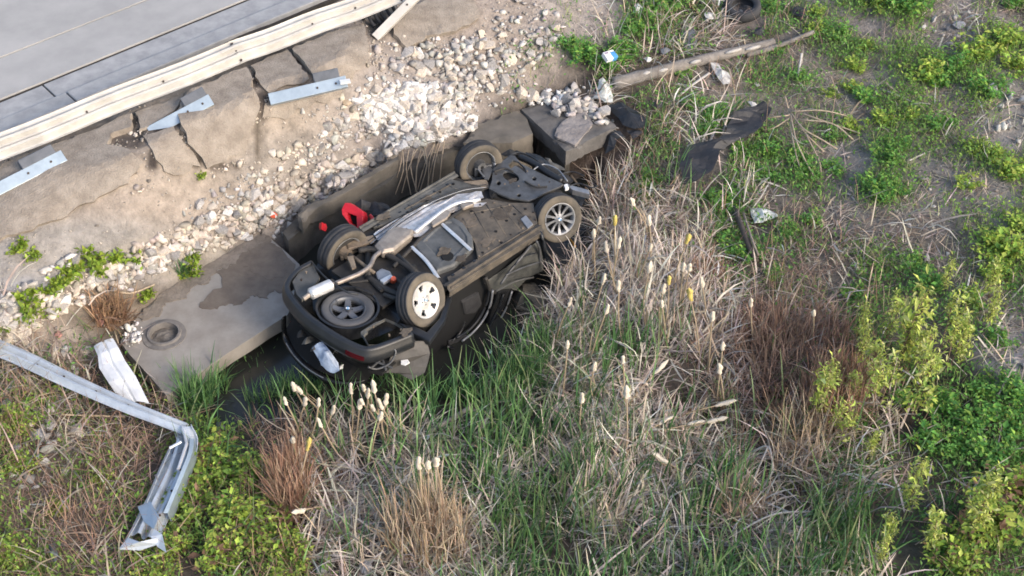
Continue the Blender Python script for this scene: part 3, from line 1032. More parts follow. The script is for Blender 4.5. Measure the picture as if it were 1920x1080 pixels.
# heat shield of the tunnel
crumpl = [(700, 440), (722, 424), (770, 398), (820, 376), (858, 364), (902, 359), (906, 370), (884, 378), (912, 379), (904, 387), (866, 390), (838, 402), (814, 418), (796, 440), (776, 444), (762, 428), (735, 434), (712, 450)]
mb = MB()
top = [lc(a, b, .045) for a, b in crumpl]
crumpled('heat_shield', top, M['shield'], car, amp=.022, freq=13, cuts=3, thick=.006, lift=.03)
flat('catalyst', [(806, 410), (838, 392), (846, 396), (838, 408), (812, 424)], .12, .08, M['muffler'], bevel=.02)
flat('catalyst', [(862, 382), (886, 376), (890, 382), (868, 390)], .12, .06, M['muffler'], bevel=.02)
# exhaust
ex = smooth_path([lc(900, 374, .06), lc(850, 384, .10), lc(806, 414, .11), lc(778, 436, .10)], 6)
cp_('exhaust_pipe', MB().tube(ex, .03, 10), M['silver'], smooth=True)
ex = smooth_path([lc(716, 470, .10), lc(702, 482, .11), lc(694, 498, .12), lc(676, 512, .12), lc(648, 524, .11), lc(618, 536, .10)], 6)
cp_('exhaust_pipe', MB().tube(ex, .034, 10), M['pipe'], smooth=True)
mb = MB()
mf = [lc(a, b, .07) for a, b in ((702, 466), (728, 436), (744, 430), (776, 436), (772, 448), (738, 476), (716, 480))]
cen = sum(mf, Vector()) / len(mf)
mb.sweep([[cen + (p - cen) * k + Vector((0, 0, z)) for p in mf] for k, z in ((.9, -.07), (1, -.02), (1, .05), (.85, .085), (.5, .095), (.01, .095))], closed=True)
cp_('muffler', mb, M['muffler'], bevel=.012)
a, b = lc(620, 534, .09), lc(583, 551, .09)
sil = cp_('rear_silencer', MB().tube([a + (a - b) * .08, a, b, b + (b - a) * .08], [.04, .085, .085, .05], 14), M['silver'])
c = b + (b - a).normalized() * .02
cp_('tail_pipe', MB().tube([c, c + (b - a).normalized() * .10 + Vector((0, 0, -.03))], .035, 10), M['muffler'], sil)
a2 = lc(626, 530, .11)
cp_('pipe_clamp', MB().tube([a2 + Vector((0, -.06, 0)), a2 + Vector((0, .06, .0))], .03, 8), M['chassis'], sil)

# ---- rear axle
sub = cp_('rear_subframe', MB().tube(smooth_path([lc(672, 470, .05), lc(700, 468, .06), lc(742, 486, .06), (lc(775, 510, .08)), lc(782, 540, .05)], 5), .045, 8)
          .tube(smooth_path([lc(690, 520, .0), lc(720, 540, .02), lc(760, 560, .0)], 5), .045, 8)
          .tube([lc(690, 470, .0), lc(690, 520, .0)], .05, 8).tube([lc(775, 500, .0), lc(760, 560, .0)], .05, 8), M['chassis'], smooth=True)
cp_('differential', MB().prism([lc(a, b, .06) for a, b in ((704, 510), (716, 502), (732, 508), (736, 516), (722, 526), (708, 522))], (0, 0, -.16)), M['rimgrey'], sub, bevel=.02)
cp_('drive_cover', MB().prism([lc(a, b, .10) for a, b in ((712, 524), (732, 514), (738, 518), (720, 530))], (0, 0, -.05)), M['silver'], sub, bevel=.01)
cp_('orange_plug', MB().tube([lc(737, 526, .02), lc(738, 522, .14)], [.05, .035], 9), M['orange'], sub)
cp_('axle_shaft', MB().tube([lc(655, 476, .04), lc(702, 512, .04)], .026, 8), M['rust'], sub, smooth=True)
cp_('axle_shaft', MB().tube([lc(738, 520, .04), lc(780, 556, .02)], .03, 8), M['chassis'], sub, smooth=True)
cp_('control_arm', MB().prism([lc(a, b, .06) for a, b in ((648, 450), (700, 440), (704, 450), (672, 462), (652, 466))], (0, 0, -.05)), M['rust'], sub, bevel=.015)
cp_('control_arm', MB().prism([lc(a, b, .10) for a, b in ((650, 480), (662, 478), (668, 500), (660, 504))], (0, 0, -.04)), M['rust'], sub, bevel=.01)
cp_('control_arm', MB().tube([lc(745, 478, .10), lc(786, 514, .10)], .03, 8), M['chassis'], sub, smooth=True)
for a, b, c, d, r in ((700, 530, 716, 545, .03), (745, 540, 760, 548, .04), (720, 552, 742, 560, .03), (655, 530, 690, 526, .018), (668, 540, 700, 552, .015)):
    cp_('link', MB().tube([lc(a, b, .0), lc(c, d, .03)], r, 7), M['chassis'], sub)
# brake hose and wiring across the rear floor
cp_('hose', MB().tube(smooth_path([lc(585, 492, .0), lc(606, 516, .05), lc(628, 534, .12), (lc(652, 548, .1)), lc(672, 552, .06)], 5), .014, 6), M['plastic'], sub, smooth=True)

# ---- wheels
def wheel(c, axis, kind, r=.375, w=.235, name='wheel', spin=0.0):
    """axis points out of the wheel's outer face; c is the wheel centre"""
    axis = axis.normalized()
    u = axis.cross(Vector((0, 0, 1)) if abs(axis.z) < .9 else Vector((1, 0, 0))).normalized()
    v = axis.cross(u)
    mx = Matrix((u, v, axis)).transposed().to_4x4()
    mx.translation = c
    rr = r * .665                       # rim radius
    root = link(name, None, car)
    root.matrix_local = mx
    # tyre: outer section, side walls dusty
    h = w / 2
    prof = [(rr, -h * .80), (rr + .02, -h * .92), (r * .84, -h * 1.0), (r * .93, -h * .98), (r * .975, -h * .86), (r, -h * .66), (r * .996, -h * .62), (r * .984, -h * .6), (r, -h * .56), (r, -h * .12), (r * .982, -h * .09), (r * .982, h * -.03), (r, 0), (r, h * .5), (r * .982, h * .53), (r * .982, h * .6), (r, h * .66), (r * .975, h * .86), (r * .93, h * .98), (r * .84, h), (rr + .02, h * .92), (rr, h * .80)]
    rows = [[(p * math.cos(a), p * math.sin(a), z) for p, z in prof] for a in np.linspace(0, 2 * math.pi, 49)]
    t = MB().sweep(rows).build('tyre', M['tyre'] if kind != 'spare' else mat('grey_spare_tyre', (.095, .095, .10), .75, col2=(.07, .07, .072), scale=5, bump=.3), root, smooth=True)
    t.data.materials.append(M['tyre_dusty'])
    if kind != 'spare':
        for f in t.data.polygons:
            z = f.center.z
            q = math.hypot(f.center.x, f.center.y)
            if q < r * .955 and abs(z) > h * .75:
                f.material_index = 1
    # barrel
    prof = [(rr, -h * .85), (rr - .012, -h * .8), (rr - .03, -h * .2), (rr - .035, h * .3), (rr - .015, h * .8), (rr + .004, h * .9)]
    rows = [[(p * math.cos(a), p * math.sin(a), z) for p, z in prof] for a in np.linspace(0, 2 * math.pi, 41)]
    MB().sweep(rows).build('rim_barrel', M['rimgrey'] if kind != 'spare' else M['rimdark'], root, smooth=True, solid=.006)
    # face: polar grid with the openings left out
    na, nr = 120, 16
    Rr = np.linspace(.03, rr, nr)

    def openm(q, a):
        k = q / rr
        if kind == 'front':             # five pairs of slim spokes
            s = (a / (2 * math.pi / 10)) % 1
            s = min(s, 1 - s) * (2 * math.pi / 10) * q
            return .27 < k < .95 and s > .012 + .008 * k
        if kind == 'rear':              # broad star with five small windows
            s = (a / (2 * math.pi / 5) + .5) % 1 - .5
            s = abs(s * (2 * math.pi / 5) * q)
            return .50 < k < .86 and s < .014 + .085 * (k - .48)
        if kind == 'spare':             # five straight spokes
            s = (a / (2 * math.pi / 5)) % 1
            s = min(s, 1 - s) * (2 * math.pi / 5) * q
            return .30 < k < .93 and s > .034 + .02 * (1 - k)
        return k > .45
    V, F = [], []
    for i in range(nr):
        for j in range(na):
            a = 2 * math.pi * j / na
            k = Rr[i] / rr
            zf = h * .80 - .03 * math.sin(min(1, k) * math.pi) - (.03 if kind == 'spare' else 0)
            V.append((Rr[i] * math.cos(a), Rr[i] * math.sin(a), zf))
    for i in range(nr - 1):
        for j in range(na):
            if not openm((Rr[i] + Rr[i + 1]) / 2, 2 * math.pi * (j + .5) / na):
                F.append((i * na + j, i * na + (j + 1) % na, (i + 1) * na + (j + 1) % na, (i + 1) * na + j))
    fm = {'front': M['rimfront'], 'rear': M['rimwhite'], 'spare': mat('grey_spare_rim', (.13, .14, .16), .5, .2, col2=(.1, .105, .12), scale=6, bump=.1)}.get(kind, M['rimdark'])
    f = MB().add(V, F).build('rim', fm, root, solid=.028)
    f.rotation_euler = (0, 0, spin)
    # brake disc / back plate
    MB().tube([(0, 0, -h * .3), (0, 0, h * .1)] if kind != 'spare' else [(0, 0, -h * .9), (0, 0, -h * .5)], rr * (.86 if kind != 'spare' else .9), 28).build('brake_disc', M['deep_black'] if kind in ('rear', 'spare', 'front') else M['chassis'], root)
    if kind in ('front', 'rear', 'spare'):
        cap = MB().tube([(0, 0, h * .6), (0, 0, h * .84)], .038 if kind != 'front' else .034, 16).build('hub_cap', M['rimdark'] if kind != 'rear' else M['rimgrey'], root)
        q = .027
        z = h * .84 + .003
        for s, m_ in ((0, M['white']), (1, M['blue']), (2, M['white']), (3, M['blue'])):
            A = [(math.cos(t) * q, math.sin(t) * q, z) for t in np.linspace(s * math.pi / 2, (s + 1) * math.pi / 2, 6)]
            MB().prism([(0, 0, z)] + A, (0, 0, -.004)).build('emblem', m_, cap)
        for k in range(5):
            a = k * 2 * math.pi / 5
            MB().tube([(.062 * math.cos(a), .062 * math.sin(a), h * .6), (.062 * math.cos(a), .062 * math.sin(a), h * .8)], .010, 6).build('wheel_nut', M['rimdark'], root)
    if kind.startswith('inner'):
        m_ = M['rust'] if kind == 'inner_rear' else M['frame']
        MB().tube([(0, 0, -h * 1.15), (0, 0, -h * .2)], [.075, .10], 14).build('hub', m_, root)
        MB().box((.1, .03, -h * .75), (.17, .05, .05)).box((-.08, .09, -h * .7), (.05, .16, .05)).build('knuckle', m_, root, bevel=.012)
        MB().tube([(0, 0, -h * 1.17), (0, 0, -h * 1.1)], .028, 10).build('hub_nut', M['deep_black'], root)
    return root


def lc_on(px, py, w):   # point w metres outwards of the near flank plane
    return lc(px, py, -.90 + w, 1)


wr = wheel(lc(798, 563, -.90, 1) - dirl(.74, -.06, .66) * .10, dirl(.74, -.06, .66), 'rear', r=.385, w=.25, spin=.95)
wr['label'] = 'rear wheel with bright five-window alloy rim'
wf = wheel(lc(1050, 411, -.90, 1) - dirl(.42, -.30, .86) * .10, dirl(.42, -.30, .86), 'front', r=.375, w=.24, spin=.2)
wf['label'] = 'steered front wheel with dark ten-spoke rim'
wi = wheel(lc(647, 473, .70, 1) + dirl(-.68, .52, -.52) * .06, dirl(-.70, .50, -.51), 'inner_rear', r=.385, w=.25)
wk = wheel(lc(900, 310, .72, 1) + dirl(-.45, .48, -.75) * .06, dirl(-.45, .50, -.74), 'inner_front', r=.375, w=.24)
ws = wheel(lc(652, 580, -.06) + Vector((0, 0, -.05)), Vector((0.02, 0.0, 1)), 'spare', r=.37, w=.17, name='spare_wheel', spin=.5)
# spare wheel well
mb = MB()
wc = lc(652, 580, -.06)
mb.sweep([[wc + Vector((math.cos(a) * q, math.sin(a) * q, z)) for q, z in ((.44, .045), (.41, .05), (.40, -.02), (.40, -.2), (.001, -.2))] for a in np.linspace(0, 2 * math.pi, 33)])
cp_('wheel_well', mb, M['plastic'], smooth=False)

# ---- rear end: floor around the spare, bumper, open tailgate
flat('boot_floor', [(676, 622), (700, 606), (722, 597), (740, 604), (772, 624), (752, 634), (716, 646), (690, 646)], .0, .05, M['under_grey'], holes=[[(676, 626), (684, 618), (690, 621), (682, 630)]])
flat('boot_floor', [(548, 528), (562, 508), (586, 492), (592, 506), (600, 520), (580, 548), (566, 562), (556, 552)], -.03, .05, M['under_grey'])
flat('boot_floor', [(584, 548), (618, 534), (612, 548), (602, 566), (600, 590), (588, 580)], -.10, .05, M['plastic'])
bp = smooth_path([lc(586, 490, .0), lc(560, 505, -.0), lc(543, 524, -.0), lc(540, 540, .0), lc(552, 560, .0), lc(580, 590, .0), lc(630, 625, .0), lc(676, 648, .0), lc(700, 649, .0), lc(738, 636, .0), lc(772, 622, .0)], 6)
rows = []
cm = Vector((-1.2, 0, 0))
for i, p in enumerate(bp):
    e = (bp[min(i + 1, len(bp) - 1)] - bp[max(i - 1, 0)])
    e.z = 0
    o = Vector((e.y, -e.x, 0)).normalized()
    if o.dot(p - cm) < 0:
        o = -o
    rows.append([p + o * q + Vector((0, 0, z)) for q, z in ((-.03, -.02), (0, .0), (.035, -.005), (.055, -.03), (.06, -.085), (.075, -.10), (.08, -.19), (.06, -.24), (.0, -.26))])
bump = cp_('rear_bumper', MB().sweep(rows), M['plastic'], smooth=True, solid=.008)
p = lc(674, 659, -.0) + Vector((-.05, -.03, -.12))
e = lc(690, 661, -.12) - lc(658, 652, -.12)
e.normalize()
o = Vector((e.y, -e.x, 0)).normalized()
if o.x > 0:
    o = -o
rf = MB()
pp = lc(674, 659, -2.5 + .0, 0) if False else None
cpos = bp[-15] if False else None
# reflector follows the bumper's outer face
j = int(np.argmin([(q - lc(682, 648, 0)).length for q in bp]))
rr_ = [rows[k] for k in range(j - 4, j + 2)]
rf.sweep([[a[5] + (a[5] - a[0]).normalized() * .012, a[6] + (a[6] - a[0]).normalized() * .012 + Vector((0, 0, .02))] for a in rr_])
cp_('reflector', rf, M['reddark'], bump, solid=.012)
# hatch opening: black skin with the inner shade put into its colour
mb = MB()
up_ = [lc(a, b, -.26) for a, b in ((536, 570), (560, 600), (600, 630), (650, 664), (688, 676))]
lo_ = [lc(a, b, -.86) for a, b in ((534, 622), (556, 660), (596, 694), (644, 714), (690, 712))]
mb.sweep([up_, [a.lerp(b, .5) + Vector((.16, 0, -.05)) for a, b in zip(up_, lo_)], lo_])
cp_('hatch_shade_skin', mb, M['deep_black'], solid=.01)
tg = smooth_path([lc(533, 596, -.5), lc(536, 632, -.84), lc(556, 668, -.9), lc(590, 698, -.92), lc(632, 716, -.94), lc(676, 716, -.94), lc(694, 706, -.9)], 6)
tail = cp_('tailgate', MB().sweep([[p + Vector((a, 0, b)) for a, b in ((.03, .03), (-.03, .03), (-.05, .0), (-.03, -.06), (.02, -.06))] for p in tg]), M['black'], smooth=True, solid=.01)
tl = tg[8:22]
cp_('chrome_lip', MB().tube([p + Vector((-.04, 0, .035)) for p in tl], .008, 6), M['rimgrey'], tail)
tp = [lc(a, b, z) for a, b, z in ((540, 590, -.35), (556, 612, -.4), (566, 660, -.84), (545, 642, -.84))]
cp_('tailgate_glass', MB().prism([lc(a, b, z) for a, b, z in ((600, 690, -.90), (640, 706, -.92), (684, 706, -.92), (664, 690, -.80), (630, 684, -.78))], (0, 0, -.02)), mat('tinted_glass', (.01, .011, .012), .08, bump=0), tail)
for (a, b), m_, r_ in (((578, 640), 'under_grey', .07), ((592, 652), 'plastic', .06), ((630, 658), 'under_grey', .03), ((566, 628), 'chassis', .06)):
    q = lc(a, b, -.45)
    crumpled('trim_scrap', [q + Vector((math.cos(t) * r_ * 1.5, math.sin(t) * r_, math.sin(t * 2) * .03)) for t in np.linspace(0, 2 * math.pi, 7, endpoint=False)], M[m_], car, amp=.03, freq=20, cuts=1, lift=.06)
# near rear corner: tail lamp hole and quarter panel
lp = smooth_path([lc(688, 678, -.25), lc(694, 664, -.2), lc(712, 654, -.12), lc(734, 652, -.1), lc(742, 662, -.16), lc(730, 682, -.3), lc(706, 692, -.36), lc(690, 688, -.3)], 4)
cp_('lamp_surround', MB().tube(lp, .016, 6), M['frame'], smooth=True)
mb = MB()
for (a, b), (c, d) in (((700, 676), (736, 690)), ((712, 658), (724, 694)), ((696, 690), (728, 662))):
    mb.tube([lc(a, b, -.32), lc(c, d, -.34)], .016, 6)
cp_('lamp_bracket', mb, M['frame'])
cp_('lamp_hole_shade', MB().prism([lc(a, b, -.40) for a, b in ((690, 662), (742, 644), (752, 668), (716, 700), (690, 694))], (0, 0, -.05)), M['deep_black'])  # black slab painted as the shade inside the lamp hole
flatq = [(742, 648), (760, 640), (800, 640), (806, 662), (796, 700), (772, 714), (752, 702), (718, 700), (730, 678)]
qp = crumpled('quarter_panel', [lc(a, b, z) for (a, b), z in zip(flatq, (-.18, -.14, -.2, -.35, -.62, -.72, -.66, -.62, -.38))], mat('dirty_panel', (.10, .092, .085), .6, col2=(.06, .056, .053), scale=4, bump=.4, bscale=15), car, amp=.02, freq=8, cuts=2, thick=.01)
cp_('sticker', MB().prism([lc(a, b, -.40) for a, b in ((752, 675), (764, 673), (768, 679), (760, 684), (752, 682))], (0, 0, -.02)), M['white'], qp)
cp_('wheel_arch', MB().prism([lc(a, b, -.14) for a, b in ((746, 604), (770, 622), (806, 640), (834, 600), (848, 552), (838, 552), (824, 596), (800, 622), (776, 610))], (0, 0, -.1)), M['plastic'], bevel=.02)

# ---- near flank: sill flange, pillars, hanging doors, crushed front door
cp_('cabin_shade_panel', MB().prism([lc(a, b, -.86, 1) for a, b in ((838, 552), (1008, 446), (1012, 520), (950, 640), (880, 676), (806, 690), (800, 640), (826, 610))], (0, .03, 0)), M['deep_black'])  # black panel over the hull side, painted as the cabin's inner shade


def bar(name, pts, y, r, m, **k):
    return cp_(name, MB().tube(smooth_path([lc(a, b, y, 1) for a, b in pts], 5), r, 7), m, smooth=True, **k)


bar('door_frame', [(918, 540), (913, 566), (900, 594), (880, 618), (856, 634)], -.95, .022, M['plastic'])
bar('door_frame', [(924, 544), (919, 572), (906, 600), (886, 624), (866, 640)], -.99, .018, M['rimgrey'])
bar('pillar', [(910, 520), (918, 542), (926, 548), (946, 546)], -.95, .03, M['chassis'])
# crushed cabin: seat edge, headlining and buckled roof rail glimpsed through the door opening
cp_('seat', MB().prism([lc(a, b, -.90, 1) for a, b in ((866, 566), (900, 548), (906, 570), (890, 590), (872, 592))], (0, .2, 0)), mat('dark_fabric', (.030, .029, .03), .95, col2=(.016, .016, .017), scale=8, bump=.4), bevel=.04)
crumpled('headlining', [lc(a, b, y, 1) for a, b, y in ((842, 640, -.9), (868, 628, -.94), (898, 634, -.98), (904, 656, -.98), (880, 672, -.95), (850, 668, -.9))], mat('grey_lining', (.05, .05, .052), .95, col2=(.02, .02, .021), scale=8), car, amp=.05, freq=10, cuts=2, thick=.012, lift=.03)
bar('roof_rail', [(838, 650), (866, 658), (896, 660), (920, 644)], -.97, .028, M['black'])
d2 = cp_('rear_door', MB().prism([lc(a, b, -1.02, 1) for a, b in ((936, 548), (962, 542), (958, 560), (930, 618), (906, 662), (892, 664), (914, 612))], (0, .06, 0)), M['black'], bevel=.015)
bar('door_edge', [(960, 546), (950, 576), (936, 602), (924, 622)], -1.05, .014, M['rimgrey'])
bar('door_edge', [(944, 552), (934, 580), (922, 604), (908, 634)], -1.05, .012, M['plastic'])
bar('door_seal', [(872, 604), (864, 622), (848, 640)], -.92, .012, M['frame'])
fd = crumpled('front_door', [lc(a, b, y, 1) for a, b, y in ((908, 530, -.86), (950, 500, -.90), (996, 462, -.92), (1010, 452, -.93), (1016, 470, -.99), (1016, 508, -1.03), (992, 520, -1.02), (966, 546, -1.0), (930, 546, -.94))], mat('crushed_door', (.085, .086, .075), .5, col2=(.04, .04, .038), scale=5, bump=.5, bscale=15), car, amp=.04, freq=9, cuts=3, thick=.01)
bar('door_bar', [(938, 534), (958, 506), (996, 460)], -1.02, .020, M['frame'])
bar('door_bar', [(948, 516), (980, 502), (1010, 492)], -1.05, .014, M['frame'])
bar('door_bar', [(1006, 452), (1012, 470), (1012, 498)], -1.02, .018, M['frame'])
bar('door_bar', [(930, 546), (966, 528), (1000, 520)], -1.06, .014, M['under_grey'])
bar('door_bar', [(965, 497), (985, 480), (1006, 474)], -1.03, .012, M['plastic'])
cp_('door_hinge', MB().tube([lc(908, 520, -.9, 1), lc(914, 528, -.95, 1)], .03, 8), M['rust'])

# ---- front end
fp = [(924, 317), (936, 306), (958, 291), (966, 292), (976, 306), (989, 312), (1024, 330), (1057, 345), (1050, 350), (1020, 362), (1004, 372), (990, 376), (956, 371), (934, 362), (917, 353), (922, 338)]
flat('subframe_plate', fp, .07, .035, M['frame'], holes=[[(953, 309), (962, 300), (972, 303), (985, 316), (987, 325), (976, 316), (966, 310), (958, 316)], oval(958, 331, 16, 9, .35), oval(1002, 335, 4, 3.4), oval(935, 343, 4, 4), oval(973, 366, 3.6, 3), ], bevel=.008)
cp_('engine', MB().box((1.65, 0, -.28), (.75, .95, .4)).box((1.55, -.2, -.1), (.3, .3, .12)).box((1.5, .25, -.1), (.35, .25, .1)), M['chassis'], bevel=.03)
cp_('front_beam', MB().tube(smooth_path([lc(974, 294, -.02), lc(1000, 306, .0), lc(1030, 326, .0), lc(1054, 340, -.02)], 5), .055, 8), M['plastic'], smooth=True)
cp_('front_beam', MB().tube(smooth_path([lc(966, 288, -.12), lc(1010, 308, -.14), lc(1064, 342, -.16)], 5), .06, 8), M['chassis'], smooth=True)
cp_('control_arm', MB().prism([[lc(a, b, .06) for a, b in ((886, 306), (900, 294), (912, 298), (924, 318), (916, 336), (908, 334), (904, 318), (896, 308))]], (0, 0, -.04)), M['frame'], bevel=.01)
cp_('control_arm', MB().tube([lc(886, 304, .06), lc(908, 332, .05)], .015, 6), M['rimgrey'])
cp_('control_arm', MB().prism([[lc(a, b, .03) for a, b in ((868, 340), (912, 336), (920, 352), (884, 350))]], (0, 0, -.04)), M['rust'], bevel=.01)
cp_('jack_point', MB().prism([lc(a, b, .06) for a, b in ((976, 410), (986, 403), (1000, 420), (990, 428))], (0, 0, -.04)), M['rimgrey'], bevel=.008)
cp_('arch_liner', MB().tube(smooth_path([lc(994, 408, .0), lc(1004, 426, -.02), lc(1016, 442, -.06), lc(1022, 470, -.3)], 5), .03, 7), M['plastic'], smooth=True)
cp_('brake_ring', MB().tube([Vector(q) for q in smooth_path([lc(1018, 452, -1.0, 1), lc(1028, 476, -1.03, 1), lc(1044, 484, -1.05, 1), lc(1062, 474, -1.06, 1), lc(1066, 456, -1.04, 1)], 5)], .014, 6), M['under_grey'], smooth=True)
flat('front_fender', [(1012, 440), (1030, 452), (1070, 456), (1088, 446), (1078, 482), (1046, 500), (1022, 496)], -.62, .05, M['plastic'], bevel=.02)
cp_('headlamp', MB().prism([lc(a, b, -.05) for a, b in ((1058, 343), (1068, 346), (1104, 356), (1106, 364), (1074, 356))], (0, 0, -.1)), M['rimgrey'], bevel=.01)
cp_('headlamp', MB().prism([lc(a, b, -.0) for a, b in ((1057, 346), (1064, 344), (1067, 352), (1060, 354))], (0, 0, -.05)), M['white'], bevel=.006)

# mangled nose: torn trim, hoses and broken mounts round the plate
for k, (pts_, zz, m_) in enumerate(([[(986, 286), (1004, 288), (1030, 304), (1036, 316), (1014, 312), (996, 302)], -.10, 'plastic'], [[(1030, 318), (1058, 326), (1076, 342), (1066, 350), (1044, 338)], -.12, 'chassis'], [[(1056, 366), (1084, 362), (1098, 372), (1090, 384), (1066, 376)], -.2, 'plastic'], [[(940, 286), (958, 280), (972, 290), (956, 296)], -.08, 'chassis'], [[(1020, 296), (1046, 306), (1060, 320), (1040, 316)], -.22, 'under_grey'], [[(915, 352), (930, 360), (934, 372), (918, 370)], .05, 'deep_black'])):
    crumpled('torn_trim', [lc(a, b, zz + .03 * math.sin(a)) for a, b in pts_], M[m_], car, amp=.04, freq=14, cuts=2, thick=.012, lift=.03)
for pts_, z0, r_, m_ in ([[(946, 300), (970, 286), (1000, 296), (1024, 318)], .02, .014, 'plastic'], [[(1000, 318), (1020, 308), (1046, 318), (1064, 340)], .03, .012, 'rimgrey'], [[(926, 322), (946, 316), (962, 322)], .10, .016, 'chassis'], [[(984, 340), (1004, 350), (1026, 350)], .09, .014, 'chassis'], [[(1064, 350), (1086, 344), (1108, 352), (1122, 348)], -.05, .010, 'plastic'], [[(1040, 330), (1072, 322), (1096, 330)], -.1, .010, 'plastic']):
    cp_('hose', MB().tube(smooth_path([lc(a, b, z0) for a, b in pts_], 5), r_, 6), M[m_], smooth=True)

# ================================================================== THINGS LYING AROUND THE CAR
CARM = car.matrix_world.copy()


def W(p):
    return CARM @ p


# red frame with square opening
rf = empty('red_crate_lid', W(lc(668, 405, -.25)))
tag(rf, 'red plastic frame with square opening wedged between far rear wheel and ditch wall', 'plastic frame')
q = [W(lc(a, b, -.10)) for a, b in ((641, 382), (658, 380), (682, 397), (681, 420), (676, 434), (660, 426), (642, 402))]
q = [W(lc(a, b, z)) for a, b, z in ((640, 392, -.15), (646, 380, -.12), (656, 380, -.12), (680, 396, -.12), (682, 404, -.14), (680, 430, -.3), (672, 434, -.3), (661, 428, -.3), (641, 402, -.18))]
hh = [W(lc(a, b, z)) for a, b, z in ((651, 399, -.17), (668, 405, -.17), (669, 426, -.28), (655, 416, -.24))]
o = MB().prism([q, hh], Vector((.05, .1, -.12))).build('frame', M['red'], None, bevel=.015)
o.parent = rf
o.matrix_parent_inverse = Matrix.Translation(-rf.location)
o = MB().prism([p + Vector((.02, .06, -.10)) for p in q], (0, .03, -.03)).build('back_panel', M['deep_black'], None)
o.parent = rf
o.matrix_parent_inverse = Matrix.Translation(-rf.location)
sc = MB().tube(smooth_path([W(lc(a, b, -.3)) for a, b in ((689, 426), (696, 418), (698, 410), (694, 404))], 4), .03, 7).build('plastic_scrap', M['red'], smooth=True)
tag(sc, 'curved red plastic handle scrap right of the red square frame', 'plastic scrap')
for k, (a, b, r_, nm) in enumerate(((678, 388, .11, 'dark grey broken lump next to the red frame'), (712, 394, .16, 'large dark rubber lump in the shade between ditch wall and car'), (606, 424, .06, 'small red plastic shard peeping out left of the far rear wheel'))):
    c = W(lc(a, b, -.4))
    E = [c + Vector((math.cos(t) * r_ * 1.2, math.sin(t) * r_, .03 * math.sin(3 * t))) for t in np.linspace(0, 2 * math.pi, 8, endpoint=False)]
    s = crumpled('debris_lump' if k < 2 else 'red_shard', E, M['tarp'] if k < 2 else M['red'], None, amp=.05, freq=11, cuts=2, thick=.02, lift=.12)
    tag(s, nm, 'debris')
bb = crumpled('plastic_bag', [W(lc(a, b, z)) for a, b, z in ((586, 652, -.42), (602, 644, -.36), (618, 660, -.40), (634, 680, -.52), (640, 696, -.6), (622, 694, -.62), (602, 684, -.6))], M['bluebag'], None, amp=.045, freq=14, cuts=3, lift=.08)
tag(bb, 'crumpled blue and white bag spilling out of the open tailgate', 'bag')
b2 = crumpled('paper_scrap', [W(lc(a, b, -.6)) for a, b in ((638, 684), (645, 682), (644, 692), (637, 694))], M['white'], None, amp=.02, freq=20, cuts=1, lift=.03)
tag(b2, 'white paper scrap beside the blue bag in the tailgate', 'paper')
b3 = crumpled('bottle_scrap', [ground(a, b) + Vector((0, 0, .12)) for a, b in ((905, 676), (912, 656), (920, 656), (922, 674), (940, 684), (930, 694), (910, 692))], M['bluepale'], None, amp=.035, freq=16, cuts=3, lift=.08)
tag(b3, 'pale blue crushed plastic container in grass below the open car door', 'plastic container')
b4 = crumpled('mud_clump', [ground(a, b) + Vector((0, 0, h)) for a, b, h in ((948, 572, .1), (975, 556, .2), (1006, 554, .2), (1026, 566, .1), (1012, 596, .05), (985, 606, .05), (955, 604, .05))], mat('mud', (.15, .135, .105), .9, col2=(.09, .08, .065), scale=5, bump=.8, bscale=14, bdist=.03), None, amp=.07, freq=7, cuts=3, thick=.03, lift=.25)
tag(b4, 'grey brown mud clump under the crushed front door', 'mud clump')

# ================================================================== STONES
def hull_variant(seed, n=13):
    r = np.random.default_rng(seed)
    bm = bmesh.new()
    P = r.normal(size=(n, 3))
    P /= np.linalg.norm(P, axis=1)[:, None]
    P *= r.uniform(.8, 1.0, (n, 1)) * np.array([1, r.uniform(.65, .9), r.uniform(.5, .7)])
    for p in P:
        bm.verts.new(p)
    bmesh.ops.convex_hull(bm, input=bm.verts[:])
    bmesh.ops.delete(bm, geom=[v for v in bm.verts if not v.link_faces], context='VERTS')
    bmesh.ops.triangulate(bm, faces=bm.faces[:])
    V = np.array([v.co[:] for v in bm.verts])
    bm.verts.index_update()
    F = np.array([[v.index for v in f.verts] for f in bm.faces])
    bm.free()
    return V, F


HULLS = [hull_variant(s) for s in range(14)]


def rand_rot(n, tilt=.5):
    az = rng.uniform(0, 2 * np.pi, n)
    a, b = rng.normal(0, tilt, n), rng.normal(0, tilt, n)
    out = np.zeros((n, 3, 3))
    ca, sa, cb, sb, cz, sz = np.cos(a), np.sin(a), np.cos(b), np.sin(b), np.cos(az), np.sin(az)
    Rx = np.zeros((n, 3, 3))
    Rx[:, 0, 0] = 1
    Rx[:, 1, 1] = ca
    Rx[:, 1, 2] = -sa
    Rx[:, 2, 1] = sa
    Rx[:, 2, 2] = ca
    Ry = np.zeros((n, 3, 3))
    Ry[:, 1, 1] = 1
    Ry[:, 0, 0] = cb
    Ry[:, 0, 2] = sb
    Ry[:, 2, 0] = -sb
    Ry[:, 2, 2] = cb
    Rz = np.zeros((n, 3, 3))
    Rz[:, 2, 2] = 1
    Rz[:, 0, 0] = cz
    Rz[:, 0, 1] = -sz
    Rz[:, 1, 0] = sz
    Rz[:, 1, 1] = cz
    return Rz @ Ry @ Rx


